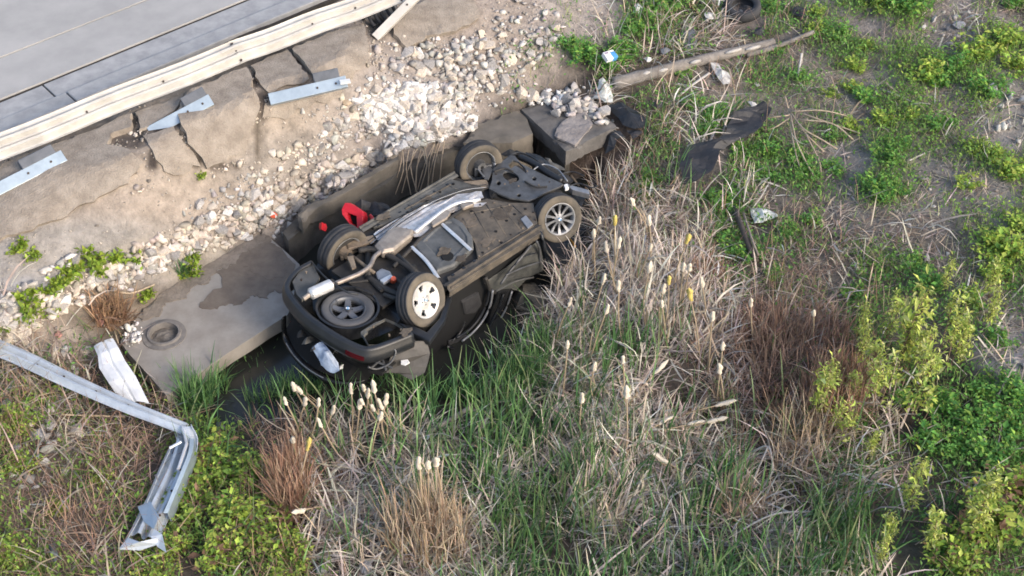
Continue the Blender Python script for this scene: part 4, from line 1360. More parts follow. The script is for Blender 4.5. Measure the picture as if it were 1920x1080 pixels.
def stones_mesh(name, P, S, C, m, parent=None):
    Vs, Fs, Cs = [], [], []
    off = 0
    rot = rand_rot(len(P))
    which = rng.integers(0, len(HULLS), len(P))
    for k, (hv, hf) in enumerate(HULLS):
        sel = np.where(which == k)[0]
        if not len(sel):
            continue
        v = np.einsum('nij,vj->nvi', rot[sel], hv) * S[sel][:, None, None] + P[sel][:, None, :]
        Vs.append(v.reshape(-1, 3))
        f = hf[None] + (np.arange(len(sel)) * len(hv))[:, None, None] + off
        Fs.append(f.reshape(-1, 3))
        Cs.append(np.repeat(C[sel], len(hv), 0))
        off += len(sel) * len(hv)
    return np_mesh(name, np.concatenate(Vs), np.concatenate(Fs), m, np.concatenate(Cs), parent=parent)


# stone areas: picture x, y, rx, ry, number per kilo-pixel, size in m, kind of colour
STONES = [(785, 215, 95, 52, 5.2, .085, 'white'), (785, 215, 90, 50, 4, .075, 'white'), (720, 185, 60, 40, 3.5, .07, 'white'), (850, 200, 45, 60, 4.2, .075, 'grey'), (890, 130, 70, 60, 3.2, .065, 'grey'), (980, 70, 80, 60, 2.4, .06, 'grey'), (790, 115, 70, 45, 2.6, .06, 'grey'), (1030, 190, 40, 22, 4, .07, 'white'),
          (700, 318, 70, 26, 5, .065, 'grey'), (660, 235, 60, 30, 2, .06, 'grey'), (930, 160, 60, 40, 2.5, .06, 'grey'), (250, 520, 60, 20, 4, .055, 'grey'), (860, 255, 40, 12, 6, .07, 'white'), (690, 322, 66, 22, 6, .06, 'grey'), (620, 372, 66, 20, 6, .06, 'grey'), (800, 272, 80, 14, 6, .07, 'white'), (690, 315, 60, 28, 6, .07, 'warm'), (600, 350, 80, 34, 6, .066, 'warm'), (500, 395, 80, 32, 6.2, .066, 'warm'), (400, 430, 80, 28, 6, .066, 'warm'), (310, 465, 70, 26, 5.6, .06, 'warm'), (640, 262, 80, 30, 3.4, .05, 'grey'), (540, 310, 90, 30, 3.2, .045, 'warm'), (430, 375, 90, 26, 2.8, .042, 'grey'),
          (560, 405, 60, 26, 5.5, .06, 'grey'), (230, 505, 70, 26, 4.4, .06, 'warm'), (150, 545, 70, 26, 4.4, .062, 'warm'), (70, 590, 70, 26, 4.6, .07, 'warm'), (20, 620, 50, 24, 4.6, .08, 'warm'), (30, 570, 50, 28, 2.8, .08, 'grey'), (120, 500, 50, 16, 2.0, .07, 'grey'), (440, 440, 70, 20, 4.5, .06, 'warm'), (330, 490, 60, 16, 4, .06, 'grey'),
          (660, 200, 30, 16, 1.4, .07, 'warm'), (1080, 210, 44, 44, 4, .06, 'grey'), (1060, 240, 30, 30, 2.5, .06, 'grey'), (1095, 245, 36, 20, 2, .05, 'warm'), (1120, 245, 36, 24, 2.6, .06, 'grey'), (60, 700, 100, 40, .9, .05, 'grey'), (40, 760, 70, 50, 1.2, .07, 'grey'), (90, 850, 90, 50, .9, .055, 'grey'), (40, 900, 60, 60, .6, .05, 'grey'), (150, 780, 80, 30, .7, .05, 'grey'),
          (1790, 60, 70, 40, 1.2, .06, 'grey'), (1900, 205, 50, 60, 1.1, .06, 'grey'), (1740, 420, 90, 110, .5, .035, 'grey'), (1900, 650, 40, 60, 1, .05, 'grey'), (1340, 30, 50, 30, 1, .08, 'grey'), (250, 640, 18, 34, 6, .035, 'white'),
          (240, 268, 40, 16, 3, .03, 'warm'), (490, 205, 16, 34, 3, .03, 'warm'), (430, 314, 44, 8, 4, .03, 'warm'), (705, 110, 22, 36, 4, .035, 'warm'), (345, 262, 20, 20, 2, .025, 'warm'), (300, 340, 60, 10, 2, .03, 'warm'), (620, 215, 60, 14, 2, .035, 'grey'), (800, 85, 60, 14, 2, .04, 'grey')]
PAL = {'white': np.array([.74, .71, .67]), 'grey': np.array([.53, .50, .465]), 'warm': np.array([.60, .53, .45])}
SP, SS, SC = [], [], []
for a, b, rx, ry, den, sz, kd in STONES:
    n = int(den * math.pi * rx * ry / 1000 * 2.9)
    ang = rng.uniform(0, 2 * np.pi, n)
    q = np.sqrt(rng.uniform(0, 1, n)) * (1 + .12 * rng.normal(size=n))
    s0, c0 = math.sin(-.44), math.cos(-.44)
    for i in range(n):
        u, v = q[i] * math.cos(ang[i]) * rx, q[i] * math.sin(ang[i]) * ry
        px, py = (a + u * c0 - v * s0, b + u * s0 + v * c0) if a < 720 and b > 250 else (a + u, b + v)
        g = ground(px, py) if False else None
        SP.append((px, py))
        SS.append(float(np.clip(sz * 1.15 * math.exp(rng.normal(-.06, .45)), .02, .16)))
        SC.append(np.clip(PAL[kd] * rng.uniform(.55, 1.2) * (1 + rng.normal(0, .022, 3)), 0, .8))
for a, b, rx, ry, den, sz, kd in STONES:      # small chips between the stones
    if den < 2:
        continue
    n = int(den * math.pi * rx * ry / 1000 * 2.6)
    ang = rng.uniform(0, 2 * np.pi, n)
    q = np.sqrt(rng.uniform(0, 1.25, n))
    s0, c0 = (math.sin(-.44), math.cos(-.44)) if a < 720 and b > 250 else (0.0, 1.0)
    for i in range(n):
        u, v = q[i] * math.cos(ang[i]) * rx, q[i] * math.sin(ang[i]) * ry
        SP.append((a + u * c0 - v * s0, b + u * s0 + v * c0))
        SS.append(float(np.clip(.026 * math.exp(rng.normal(0, .35)), .012, .05)))
        SC.append(np.clip(PAL[kd] * rng.uniform(.45, 1.1), 0, .8))
SP = np.array(SP)
SS = np.array(SS)
SC = np.array(SC)


def ground_many(px, py):
    d = np.stack([(px - 960) / FPX, np.zeros_like(px), np.zeros_like(px)], 1) + FW + ((540 - py) / FPX)[:, None] * UP
    t0 = (1.4 - CAM_H) / d[:, 2]
    t1 = (-1.3 - CAM_H) / d[:, 2]
    res = np.copy(t1)
    done = np.zeros(len(px), bool)
    for k in np.linspace(0, 1, 160):
        t = t0 + (t1 - t0) * k
        p = CAMP + d * t[:, None]
        hit = (~done) & (p[:, 2] <= hz(p[:, 0], p[:, 1]))
        res[hit] = t[hit]
        done |= hit
    p = CAMP + d * res[:, None]
    p[:, 2] = hz(p[:, 0], p[:, 1])
    return p


SPW = ground_many(SP[:, 0], SP[:, 1])
onbox = inside(poly_xy(CB, .02), SPW[:, 0], SPW[:, 1])
SPW[onbox, 2] = np.maximum(SPW[onbox, 2], .04)
wt_ = inside(poly_xy([(560, 408), (650, 360), (747, 299), (868, 264), (930, 240), (930, 215), (860, 240), (748, 270), (640, 330), (550, 390)], 0), SPW[:, 0], SPW[:, 1])
SPW[wt_, 2] = np.maximum(SPW[wt_, 2], -.02)
onslab = inside(poly_xy(SL, -.4), SPW[:, 0], SPW[:, 1])
SPW[onslab, 2] = np.maximum(SPW[onslab, 2], -.39)
keep = ~((SPW[:, 2] < -.9))
SP, SPW, SS, SC = SP[keep], SPW[keep], SS[keep], SC[keep]
SPW[:, 2] += SS * rng.uniform(.05, .45, len(SS))
slope = empty('rock_slope', tuple(onz(700, 250, .4)))
tag(slope, kind='structure')
inv = Matrix.Translation(-slope.location)
big = np.argsort(-SS)[:295]
SHM = []
for k, (hv, hf) in enumerate(HULLS):
    per = []
    for tone in range(4):
        me = bpy.data.meshes.new('stone')
        me.from_pydata(hv.tolist(), [], hf.tolist())
        a = me.attributes.new('Col', 'FLOAT_COLOR', 'POINT')
        c = [(.70, .67, .63), (.48, .45, .42), (.57, .50, .42), (.34, .32, .30)][tone]
        a.data.foreach_set('color', np.tile(np.array([*c, 1], np.float32), len(hv)))
        me.materials.append(M['stone'])
        per.append(me)
    SHM.append(per)
rot = rand_rot(len(big))
tones = np.array([(.70, .67, .63), (.48, .45, .42), (.57, .50, .42), (.34, .32, .30)])
for j, i in enumerate(big):
    tn = int(np.argmin(((tones - SC[i]) ** 2).sum(1)))
    o = link('stone', SHM[int(rng.integers(0, len(SHM)))][tn], slope)
    o.matrix_parent_inverse = inv
    m4 = Matrix(rot[j].tolist()).to_4x4()
    m4.translation = SPW[i]
    o.matrix_basis = m4 @ Matrix.Scale(float(SS[i]), 4)
rest = np.setdiff1d(np.arange(len(SS)), big)
o = stones_mesh('loose_stones', SPW[rest], SS[rest], SC[rest], M['stone'])
o.parent = slope
o.matrix_parent_inverse = inv
o['kind'] = 'stuff'
# fine grit over all bare soil
n = 30000
gxr, gyr = rng.uniform(-9.5, 10.5, n), rng.uniform(8, 23, n)
gz = hz(gxr, gyr)
gpx, gpy = project(np.stack([gxr, gyr, gz], 1))
ok = np.zeros(n, bool)
for a, b, rx, ry, c in PAINT:
    if sum(c) > .65:
        ok |= (((gpx - a) / rx) ** 2 + ((gpy - b) / ry) ** 2) < rng.uniform(.3, 1.5, n)
ok &= gz > -.5
ok &= ((gyr - r2.y) * rn.y + (gxr - r2.x) * rn.x) < -.3
gs = np.clip(.013 * np.exp(rng.normal(0, .5, n)), .006, .05)
gc = np.array([.36, .32, .28]) * rng.uniform(.55, 1.5, (n, 1))
o = stones_mesh('gravel', np.stack([gxr, gyr, gz + gs * .3], 1)[ok], gs[ok], gc[ok], M['stone'])
tag(o, kind='stuff')

# ================================================================== VEGETATION
# how much of each plant kind grows where; one digit per 80 x 80 picture cell
DRY = """
000000000000002333322121 12
000000000000003243302112 11
000000000000014233322122 11
000000000000046433342222 11
000000000000566467444222 22
000000000000579985465212 22
000000000000299876456222 22
320000000001498752223222 22
341100000001288872223222 22
222210000001375572252222 22
133121046642468862664322 22
232132146733366554588322 22
122122145855466444654333 22
122122145855466444654333 22
"""
GRN = """
000000000000000000000000 00
000000000000000000000000 00
000000000000000010000000 00
000000000000000110000000 00
000000000000000310000000 00
000000000000000000000000 00
000000000000000000000000 00
000000000000220200000000 00
000000000023635300000000 00
000144126779862330111000 00
000011034437885312111000 00
000001012248975444332000 00
000001012247975456754000 00
000001012247975456754000 00
"""
WED = """
000000000000014435466814 42
000000000000155343565667 76
000000000000112345136654 33
000000000000002556556435 55
000000000000001344646536 66
000000000000000116533248 87
000000000000000014635557 75
000000000000000001224562 33
222110000000000000146863 44
432200000000000001433766 66
422376000000000001123666 66
542489300000000000124667 77
553498720000000000234677 77
553498720000000000234677 77
"""
BRU = """
000000000000000112100000 00
000000000000000121100000 00
000000000000000101000000 00
000000000000027301000000 00
000000000000037310000000 00
000000000000001111110000 00
000000000000000152132000 00
000000000000000059992000 00
221000000000000049994100 00
456300000000000099943100 00
567500820000000009221000 00
576411820000000012221010 01
355211410000000011221021 11
355211410000000011221021 11
"""


def grid(s):
    rows = [r.replace(' ', '') for r in s.strip().split('\n')]
    return np.array([[int(c) for c in r] for r in rows], float)


GRIDS = {k: grid(s) for k, s in (('D', DRY), ('G', GRN), ('W', WED), ('B', BRU))}


def density(kind, px, py):
    g = GRIDS[kind]
    fx = np.clip((px - 40) / 80, 0, g.shape[1] - 1.001)
    fy = np.clip((py - 40) / 80, 0, g.shape[0] - 1.001)
    i, j = fx.astype(int), fy.astype(int)
    u, v = fx - i, fy - j
    u = u * u * (3 - 2 * u)
    v = v * v * (3 - 2 * v)
    return ((g[j, i] * (1 - u) + g[j, i + 1] * u) * (1 - v) + (g[j + 1, i] * (1 - u) + g[j + 1, i + 1] * u) * v) / 9


CARP = np.array([(CARM @ Vector(p))[:2] for p in ((-2.45, -.8, 0), (-1.2, -1.1, 0), (2.0, -1.15, 0), (2.1, .95, 0), (-2.3, .9, 0))])
SLP = poly_xy(SL, -.4)
CBP = poly_xy(CB, 0)
KEEP = [poly_xy(p, z) for p, z in (([(1396, 850), (1440, 832), (1460, 880), (1436, 925), (1404, 915)], -.5), ([(1280, 320), (1284, 276), (1346, 268), (1376, 212), (1428, 192), (1446, 202), (1396, 262), (1350, 306), (1300, 340)], .0), ([(1150, 175), (1150, 140), (1450, 66), (1530, 50), (1530, 66), (1440, 100)], .2), ([(1140, 200), (1160, 190), (1212, 222), (1206, 244), (1160, 290), (1110, 280)], 0), ([(1350, 50), (1350, -10), (1435, -10), (1435, 56), (1390, 70)], .2), ([(1404, 396), (1422, 388), (1462, 402), (1430, 422), (1404, 414)], 0))]


def vnoise(x, y, s, seed):
    r = np.random.default_rng(seed)
    out = 0
    for k in range(6):
        a = r.uniform(0, 2 * np.pi)
        f = s * r.uniform(.6, 1.7)
        out = out + np.sin((x * np.cos(a) + y * np.sin(a)) * f + r.uniform(0, 6.28))
    return out / 3.0


def scatter(kind, n, power=1.0, clump=.7, cs=4.0, seed=1, zmin=-.83):
    """spots on the ground, thinned by the density map and by patchy growth"""
    x = rng.uniform(-9.5, 10.5, n)
    y = rng.uniform(8.2, 23.5, n)
    z = hz(x, y)
    px, py = project(np.stack([x, y, z], 1))
    d = density(kind, px, py) ** power
    if kind == 'D':
        d = d * np.clip(1.1 - 1.5 * density('W', px, py), .04, 1) * np.where((px > 1400) & (py < 560), .45, 1)
    if kind == 'W':
        for a, b, rx, ry in ((1735, 420, 75, 85), (1905, 205, 50, 60), (1905, 655, 45, 70), (1775, 55, 75, 40), (1560, 180, 45, 35), (1640, 430, 70, 40), (1600, 300, 50, 30)):
            d = d * (1 - .93 * np.exp(-(((px - a) / rx) ** 2 + ((py - b) / ry) ** 2) ** 2))
    d = d * np.clip(1 + clump * vnoise(x, y, cs, seed), 0.05, 2)
    ok = (rng.uniform(0, 1, n) < d) & (z > zmin) & (px > -260) & (px < 2180) & (py < 1280) & (py > -120)
    ok &= ~inside(CARP, x, y) & ~inside(SLP, x, y) & ~inside(CBP, x, y)
    for kp in KEEP:
        ok &= ~inside(kp, x, y)
    return np.stack([x, y, z], 1)[ok], px[ok], py[ok]


def blades(name, P, az, L, tilt, bend, wid, C, m, seg=4, parent=None, kind='stuff', droop=None):
    """curved tapering ribbons; tilt = lean from upright at the foot, bend = further lean at the tip"""
    n = len(P)
    t = np.linspace(0, 1, seg)
    ang = tilt[:, None] + bend[:, None] * t[None]
    dl = L[:, None] / (seg - 1)
    hx = np.concatenate([np.zeros((n, 1)), np.cumsum(np.sin(ang[:, :-1]) * dl, 1)], 1)
    hzv = np.concatenate([np.zeros((n, 1)), np.cumsum(np.cos(ang[:, :-1]) * dl, 1)], 1)
    ca, sa = np.cos(az), np.sin(az)
    X = P[:, 0, None] + hx * ca[:, None]
    Y = P[:, 1, None] + hx * sa[:, None]
    Z = P[:, 2, None] + hzv
    gnd = hz(X, Y)
    Z = np.maximum(Z, gnd + .01 + .02 * rng.uniform(0, 1, (n, 1)))
    wa = az + np.pi / 2 + rng.normal(0, .5, n)
    wx, wy = np.cos(wa), np.sin(wa)
    w = wid[:, None] * np.array([.8, 1, .75, .12] if seg == 4 else np.interp(t, [0, .4, 1], [.8, 1, .1]))[None] * .5
    A = np.stack([X - wx[:, None] * w, Y - wy[:, None] * w, Z], -1)
    B = np.stack([X + wx[:, None] * w, Y + wy[:, None] * w, Z + w * .6], -1)
    V = np.stack([A, B], 2).reshape(-1, 3)
    i0 = (np.arange(n) * seg * 2)[:, None] + (np.arange(seg - 1) * 2)[None]
    F4 = np.stack([i0, i0 + 1, i0 + 3, i0 + 2], -1).reshape(-1, 4)
    CC = np.repeat(C, seg * 2, 0)
    o = np_mesh(name, V, None, m, CC, F4=F4, parent=parent)
    if kind:
        o['kind'] = kind
    return o


def tint(n, cols, var=.2, wts=None):
    cols = np.array(cols)
    k = rng.choice(len(cols), n, p=wts)
    return np.clip(cols[k] * (1 + rng.normal(0, var, (n, 1))) * (1 + rng.normal(0, .04, (n, 3))), .01, .85)


# ---- dry reed thatch: a bed of broken stalks, then arched dead blades
P, px, py = scatter('D', 120000, .9, .9, 3.4, 6)
n = len(P)
C = tint(n, [(.40, .345, .305), (.30, .25, .225), (.52, .46, .41), (.21, .17, .15)], .2)
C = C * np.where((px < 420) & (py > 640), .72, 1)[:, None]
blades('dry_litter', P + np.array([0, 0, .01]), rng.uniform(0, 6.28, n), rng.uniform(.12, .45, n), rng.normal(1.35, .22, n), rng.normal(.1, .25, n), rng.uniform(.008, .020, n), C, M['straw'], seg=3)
P, px, py = scatter('D', 170000, 1.2, 1.25, 3.4, 6, zmin=-.87)
n = len(P)
az0 = 2.6 * vnoise(P[:, 0], P[:, 1], 2.4, 21) + rng.normal(0, .8, n)
az0 = np.where(rng.uniform(0, 1, n) < .5, rng.uniform(0, 6.28, n), az0)
C = tint(n, [(.73, .64, .55), (.60, .51, .44), (.82, .73, .63), (.42, .34, .29), (.70, .57, .42)], .16)
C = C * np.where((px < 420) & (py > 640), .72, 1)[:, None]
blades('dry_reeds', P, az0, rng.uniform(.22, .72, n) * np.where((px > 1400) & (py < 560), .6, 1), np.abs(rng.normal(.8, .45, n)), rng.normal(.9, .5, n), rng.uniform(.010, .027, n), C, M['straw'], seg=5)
P, px, py = scatter('D', 16000, 1.0, 1.0, 3.4, 6, zmin=-.87)
n = len(P)
C = tint(n, [(.66, .58, .48), (.54, .45, .36), (.74, .66, .56), (.44, .34, .26)], .18)
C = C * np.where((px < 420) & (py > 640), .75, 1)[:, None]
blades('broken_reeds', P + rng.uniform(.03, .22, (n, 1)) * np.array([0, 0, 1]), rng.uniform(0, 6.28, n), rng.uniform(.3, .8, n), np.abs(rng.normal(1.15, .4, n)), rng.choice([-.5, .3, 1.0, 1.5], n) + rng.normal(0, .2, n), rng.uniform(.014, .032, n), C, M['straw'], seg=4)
x_, y_ = rng.uniform(0, 10.5, 60000), rng.uniform(11, 23.5, 60000)
z_ = hz(x_, y_)
px, py = project(np.stack([x_, y_, z_], 1))
ok = (px > 1330) & (py < 620) & (vnoise(x_, y_, 2.2, 77) > -.2) & (rng.uniform(0, 1, len(x_)) < .55)
for kp in KEEP:
    ok &= ~inside(kp, x_, y_)
P = np.stack([x_, y_, z_ + .01], 1)[ok]
n = len(P)
blades('pale_litter', P, rng.uniform(0, 6.28, n), rng.uniform(.08, .38, n), rng.normal(1.4, .15, n), rng.normal(.08, .2, n), rng.uniform(.006, .014, n), tint(n, [(.48, .42, .34), (.36, .30, .24), (.58, .50, .38), (.30, .22, .17)], .2), M['straw'], seg=3)
# ---- red-brown brush
P, px, py = scatter('B', 130000, 1.0, .6, 3.5, 8)
n = len(P)
C = tint(n, [(.34, .215, .155), (.42, .27, .19), (.25, .165, .125), (.46, .34, .26)], .18)
blades('brush', P + rng.uniform(0, .18, (n, 1)) * np.array([0, 0, 1]), rng.uniform(0, 6.28, n), rng.uniform(.2, .6, n), rng.normal(.9, .5, n), rng.normal(.2, .4, n), rng.uniform(.006, .012, n), C, M['straw'], seg=3)
# ---- tall green reed grass
P, px, py = scatter('G', 76000, 1.3, .9, 3.2, 9, zmin=-.9)
n = len(P)
lush = np.clip(.5 + .5 * vnoise(P[:, 0], P[:, 1], 1.2, 33), 0, 1)[:, None]
C = tint(n, [(.10, .21, .075), (.14, .27, .085), (.08, .17, .075), (.18, .32, .11), (.26, .32, .15)], .2) * (.75 + .5 * lush)
blades('reed_grass', P, rng.normal(1.2, 1.6, n), rng.uniform(.35, .9, n), np.abs(rng.normal(.2, .2, n)), rng.normal(.55, .4, n), rng.uniform(.013, .032, n), C, M['leaf'], seg=5)
# short grass between the weeds and sprinkled in the thatch
P, px, py = scatter('W', 200000, 1.0, 1.15, 3.5, 10)
n = len(P)
C = tint(n, [(.17, .31, .08), (.23, .37, .095), (.13, .23, .07), (.32, .40, .12), (.40, .38, .20)], .2)
blades('short_grass', P, rng.uniform(0, 6.28, n), rng.uniform(.08, .28, n), np.abs(rng.normal(.45, .3, n)), rng.normal(.5, .4, n), rng.uniform(.008, .018, n), C, M['leaf'], seg=3)
P, px, py = scatter('D', 9000, 1.0, .9, 2, 12)
n = len(P)
C = tint(n, [(.11, .19, .06), (.15, .22, .075)], .2)
blades('sparse_grass', P, rng.uniform(0, 6.28, n), rng.uniform(.2, .55, n), np.abs(rng.normal(.3, .25, n)), rng.normal(.6, .4, n), rng.uniform(.010, .018, n), C, M['leaf'], seg=4)


# ---- leaves
def leaf_arrays(P, S, C, up=.6, asp=.5):
    """folded rhombic leaves, random heading"""
    n = len(P)
    az = rng.uniform(0, 2 * np.pi, n)
    el = rng.normal(.25, .5, n)
    d = np.stack([np.cos(az) * np.cos(el), np.sin(az) * np.cos(el), np.sin(el)], 1)
    s = np.stack([-np.sin(az), np.cos(az), rng.normal(0, .35, n)], 1)
    s /= np.linalg.norm(s, axis=1)[:, None]
    nn = np.cross(d, s)
    S = S[:, None]
    V = np.stack([P, P + d * S * .5 + s * S * asp * .5 + nn * S * .08, P + d * S - nn * S * .12, P + d * S * .5 - s * S * asp * .5 + nn * S * .08], 1).reshape(-1, 3)
    b = (np.arange(n) * 4)[:, None]
    F = np.concatenate([b + np.array([[0, 1, 2]]), b + np.array([[0, 2, 3]])], 0)
    return V, F, np.repeat(C, 4, 0)


P, px, py = scatter('W', 230000, 1.05, 1.15, 3.5, 10)
n = len(P)
yel = np.clip((px - 1500) / 400, 0, 1) * (py < 520) + ((px < 700) & (py > 700))
C = tint(n, [(.15, .33, .07), (.21, .40, .085), (.12, .26, .065)], .22) * (1 - .5 * yel[:, None]) + .5 * yel[:, None] * tint(n, [(.42, .52, .08), (.30, .46, .08)], .2)
Pz = P + np.stack([rng.normal(0, .05, n), rng.normal(0, .05, n), rng.uniform(.02, .2, n)], 1)
V, F, CC = leaf_arrays(Pz, rng.uniform(.035, .085, n), C)
tag(np_mesh('ground_leaves', V, F, M['leaf'], CC), kind='stuff')


def foliage_mesh(kind, seed):
    """leaf cloud and stems of one plant, unit scale: about 1 m wide (clumps) or 1 m tall (saplings)"""
    global rng
    keep_ = rng
    rng = np.random.default_rng(seed)
    st = []
    pts = []
    if kind in ('weed', 'weed_yellow', 'bush', 'rosette'):
        ns = {'weed': 26, 'weed_yellow': 26, 'bush': 40, 'rosette': 12}[kind]
        per = {'weed': 26, 'weed_yellow': 22, 'bush': 22, 'rosette': 12}[kind]
        hgt = {'weed': .55, 'weed_yellow': .5, 'bush': .6, 'rosette': .25}[kind]
        lob = rng.uniform(.35, 1.3, 7)
        for i in range(ns):
            a = rng.uniform(0, 2 * np.pi)
            q = math.sqrt(rng.uniform(0, 1)) * .50 * lob[int(a / (2 * np.pi) * 7) % 7]
            h = hgt * rng.uniform(.45, 1.1) * (1 - .7 * q)
            top = np.array([q * math.cos(a), q * math.sin(a), h])
            st.append((np.array([q * .4 * math.cos(a), q * .4 * math.sin(a), -.02]), top))
            t = rng.uniform(.25, 1.05, per)
            b0 = np.array([q * .4 * math.cos(a), q * .4 * math.sin(a), 0])
            pts.append(b0 + (top - b0) * t[:, None] + rng.normal(0, .045, (per, 3)))
    elif kind == 'sapling':
        for i in range(rng.integers(2, 4)):
            lean = rng.normal(0, .1, 2)
            H = rng.uniform(.75, 1.05)
            b0 = np.array([*rng.normal(0, .04, 2), 0])
            top = b0 + np.array([lean[0], lean[1], H])
            st.append((b0, top))
            for j in range(rng.integers(7, 11)):
                t = rng.uniform(.3, 1.02)
                a = rng.uniform(0, 2 * np.pi)
                c = b0 + (top - b0) * t + np.array([math.cos(a), math.sin(a), .35]) * rng.uniform(.03, .125) * (1.25 - t * .6)
                st.append((b0 + (top - b0) * (t - .08), c))
                k = rng.integers(13, 22)
                pts.append(c + rng.normal(0, .048, (k, 3)) * np.array([1, 1, 1.4]))
    P = np.concatenate(pts)
    S = rng.uniform(.05, .10, len(P)) if kind != 'sapling' else rng.uniform(.05, .095, len(P))
    S = S * np.exp(rng.normal(0, .3, len(P)))
    if kind == 'rosette':
        S = rng.uniform(.12, .24, len(P))
    if kind == 'bush':
        S = rng.uniform(.05, .09, len(P)) * np.exp(rng.normal(0, .35, len(P)))
    col = {'weed_yellow': [(.33, .50, .08), (.44, .56, .09), (.24, .42, .07), (.50, .57, .12)], 'weed': [(.15, .37, .075), (.21, .45, .09), (.11, .28, .07), (.31, .50, .09)], 'bush': [(.30, .45, .075), (.40, .54, .085), (.21, .35, .07), (.48, .56, .11), (.24, .15, .09)],
           'rosette': [(.28, .40, .04), (.22, .34, .05), (.34, .44, .07)], 'sapling': [(.50, .58, .12), (.58, .64, .15), (.40, .52, .11), (.64, .67, .26)]}[kind]
    C = tint(len(P), col, .16)
    V, F, CC = leaf_arrays(P, S, C, asp=.55 if kind != 'sapling' else .36)
    me = np_mesh('foliage', V, F, M['leaf'], CC)
    fm = me.data
    bpy.data.objects.remove(me)
    mb = MB()
    for a, b in st:
        mb.tube([a, (a + b) / 2 + rng.normal(0, .015, 3), b], [.009, .007, .004], 3, cap=False)
    sm = bpy.data.meshes.new('stems')
    sm.from_pydata(mb.v, [], mb.f)
    sm.materials.append(M['twig'] if kind != 'weed' else M['stem'])
    rng = keep_
    return fm, sm


VAR = {k: [foliage_mesh(k, 100 + 7 * i + 31 * len(k)) for i in range(n)] for k, n in (('weed', 5), ('weed_yellow', 4), ('bush', 4), ('rosette', 3), ('sapling', 6))}


def plant(name, kind, px, py, size, label, cat, group, hs=1.0):
    g = ground(px, py)
    o = empty(name, g, (0, 0, float(rng.uniform(0, 6.28))))
    o.scale = (size, size, size * hs)
    tag(o, label, cat, group)
    fm, sm = VAR[kind][int(rng.integers(0, len(VAR[kind])))]
    link('foliage', fm, o)
    link('stems', sm, o)
    return o


# saplings: foot of the stem, height
SAP = [(1668, 705, 1.15, 'tall yellow-green sapling, highest of the group over the brown brush'), (1706, 790, 1.05, 'tall yellow-green sapling just right of the tallest one'), (1640, 800, .9, 'yellow-green sapling in front of the tall ones beside the red-brown brush'),
       (1545, 805, .9, 'yellow-green sapling at the right edge of the dark water hollow'), (1565, 850, .7, 'low leafy sapling beside the dark stems by the water hollow'), (1625, 868, .42, 'small round yellow sapling tuft over dry straw'),
       (1600, 640, .55, 'short sapling behind the red-brown brush'), (1765, 660, .8, 'slim sapling between the tall group and the grey gravel'), (1800, 690, .7, 'leaning sapling next to the dark green weeds by the gravel'),
       (1840, 620, .6, 'young sapling left of the gravel patch'), (1850, 560, .55, 'yellow-green sapling above the gravel patch'), (1690, 985, .8, 'sapling over grey dead sticks near the lower picture edge'), (1660, 1030, .5, 'low sapling among dead straw near the lower picture edge'),
       (1740, 1040, .75, 'broad green sapling beside the reddish bush'), (1815, 1030, .95, 'sapling with reddish tips inside the lower right bush'), (1760, 560, .5, 'small sapling above the tall group'), (1590, 770, .55, 'thin sapling between red-brown brush and tall group'), (1650, 1075, .45, 'sapling cut by the lower picture edge')]
SAP += [(1690, 690, .9, 'slim sapling standing just left of the tallest pair'), (1625, 745, .8, 'sapling rising out of the red-brown brush'), (1720, 720, .85, 'sapling at the dark weeds right of the tallest one'), (1530, 770, .7, 'leftmost sapling over the edge of the red-brown brush'), (1780, 700, .75, 'sapling between the tall group and the leaning one'), (1600, 690, .6, 'sapling on the upper side of the red-brown brush'), (1660, 640, .7, 'sapling tip showing above the tallest sapling')]
for a, b, h, l in SAP:
    plant('sapling', 'sapling', a, b, h * 1.04, l, 'sapling', 'yellow-green saplings in the marsh', 1.32)
# bright rosettes climbing the stone slope
ROS = [(168, 488, .3, 'brightest leafy plant topmost on the stone slope'), (186, 520, .26, 'yellow-green plant just below the topmost slope plant'), (215, 488, .24, 'small leafy plant on pale stones right of the topmost one'), (240, 490, .22, 'rightmost leafy plant on the pale stone slope'),
       (130, 520, .28, 'leafy plant on the dark stones in the middle of the slope row'), (106, 540, .22, 'small yellow leaf plant below the middle of the slope row'), (60, 556, .26, 'green leafy plant on grey stones low on the slope'), (45, 572, .3, 'large leafy plant at the lower end of the slope row'),
       (70, 588, .24, 'leafy plant hanging over stones at the lower end'), (84, 552, .2, 'tiny leaf plant between grey stones'), (104, 592, .2, 'pale green small plant on stones above the torn rail'), (180, 500, .22, 'second leaf tuft beside the topmost slope plant'),
       (5, 620, .26, 'leafy plant at the left picture edge on the stones'), (375, 335, .12, 'lone tiny green plant on the sandy shoulder'), (40, 465, .2, 'faint green plant on the sandy bank at the left'), (66, 480, .18, 'small green tuft on the sandy bank'), (350, 520, .22, 'dark green plant at the slab edge under the stones'), (360, 490, .25, 'upright green plant between stones and slab'), (280, 556, .2, 'small plant at the brown grass left of the slab')]
for a, b, s, l in ROS:
    plant('leafy_plant', 'rosette', a, b, s * 1.75, l, 'plant', 'bright leafy plants on the stone slope', 1.2)
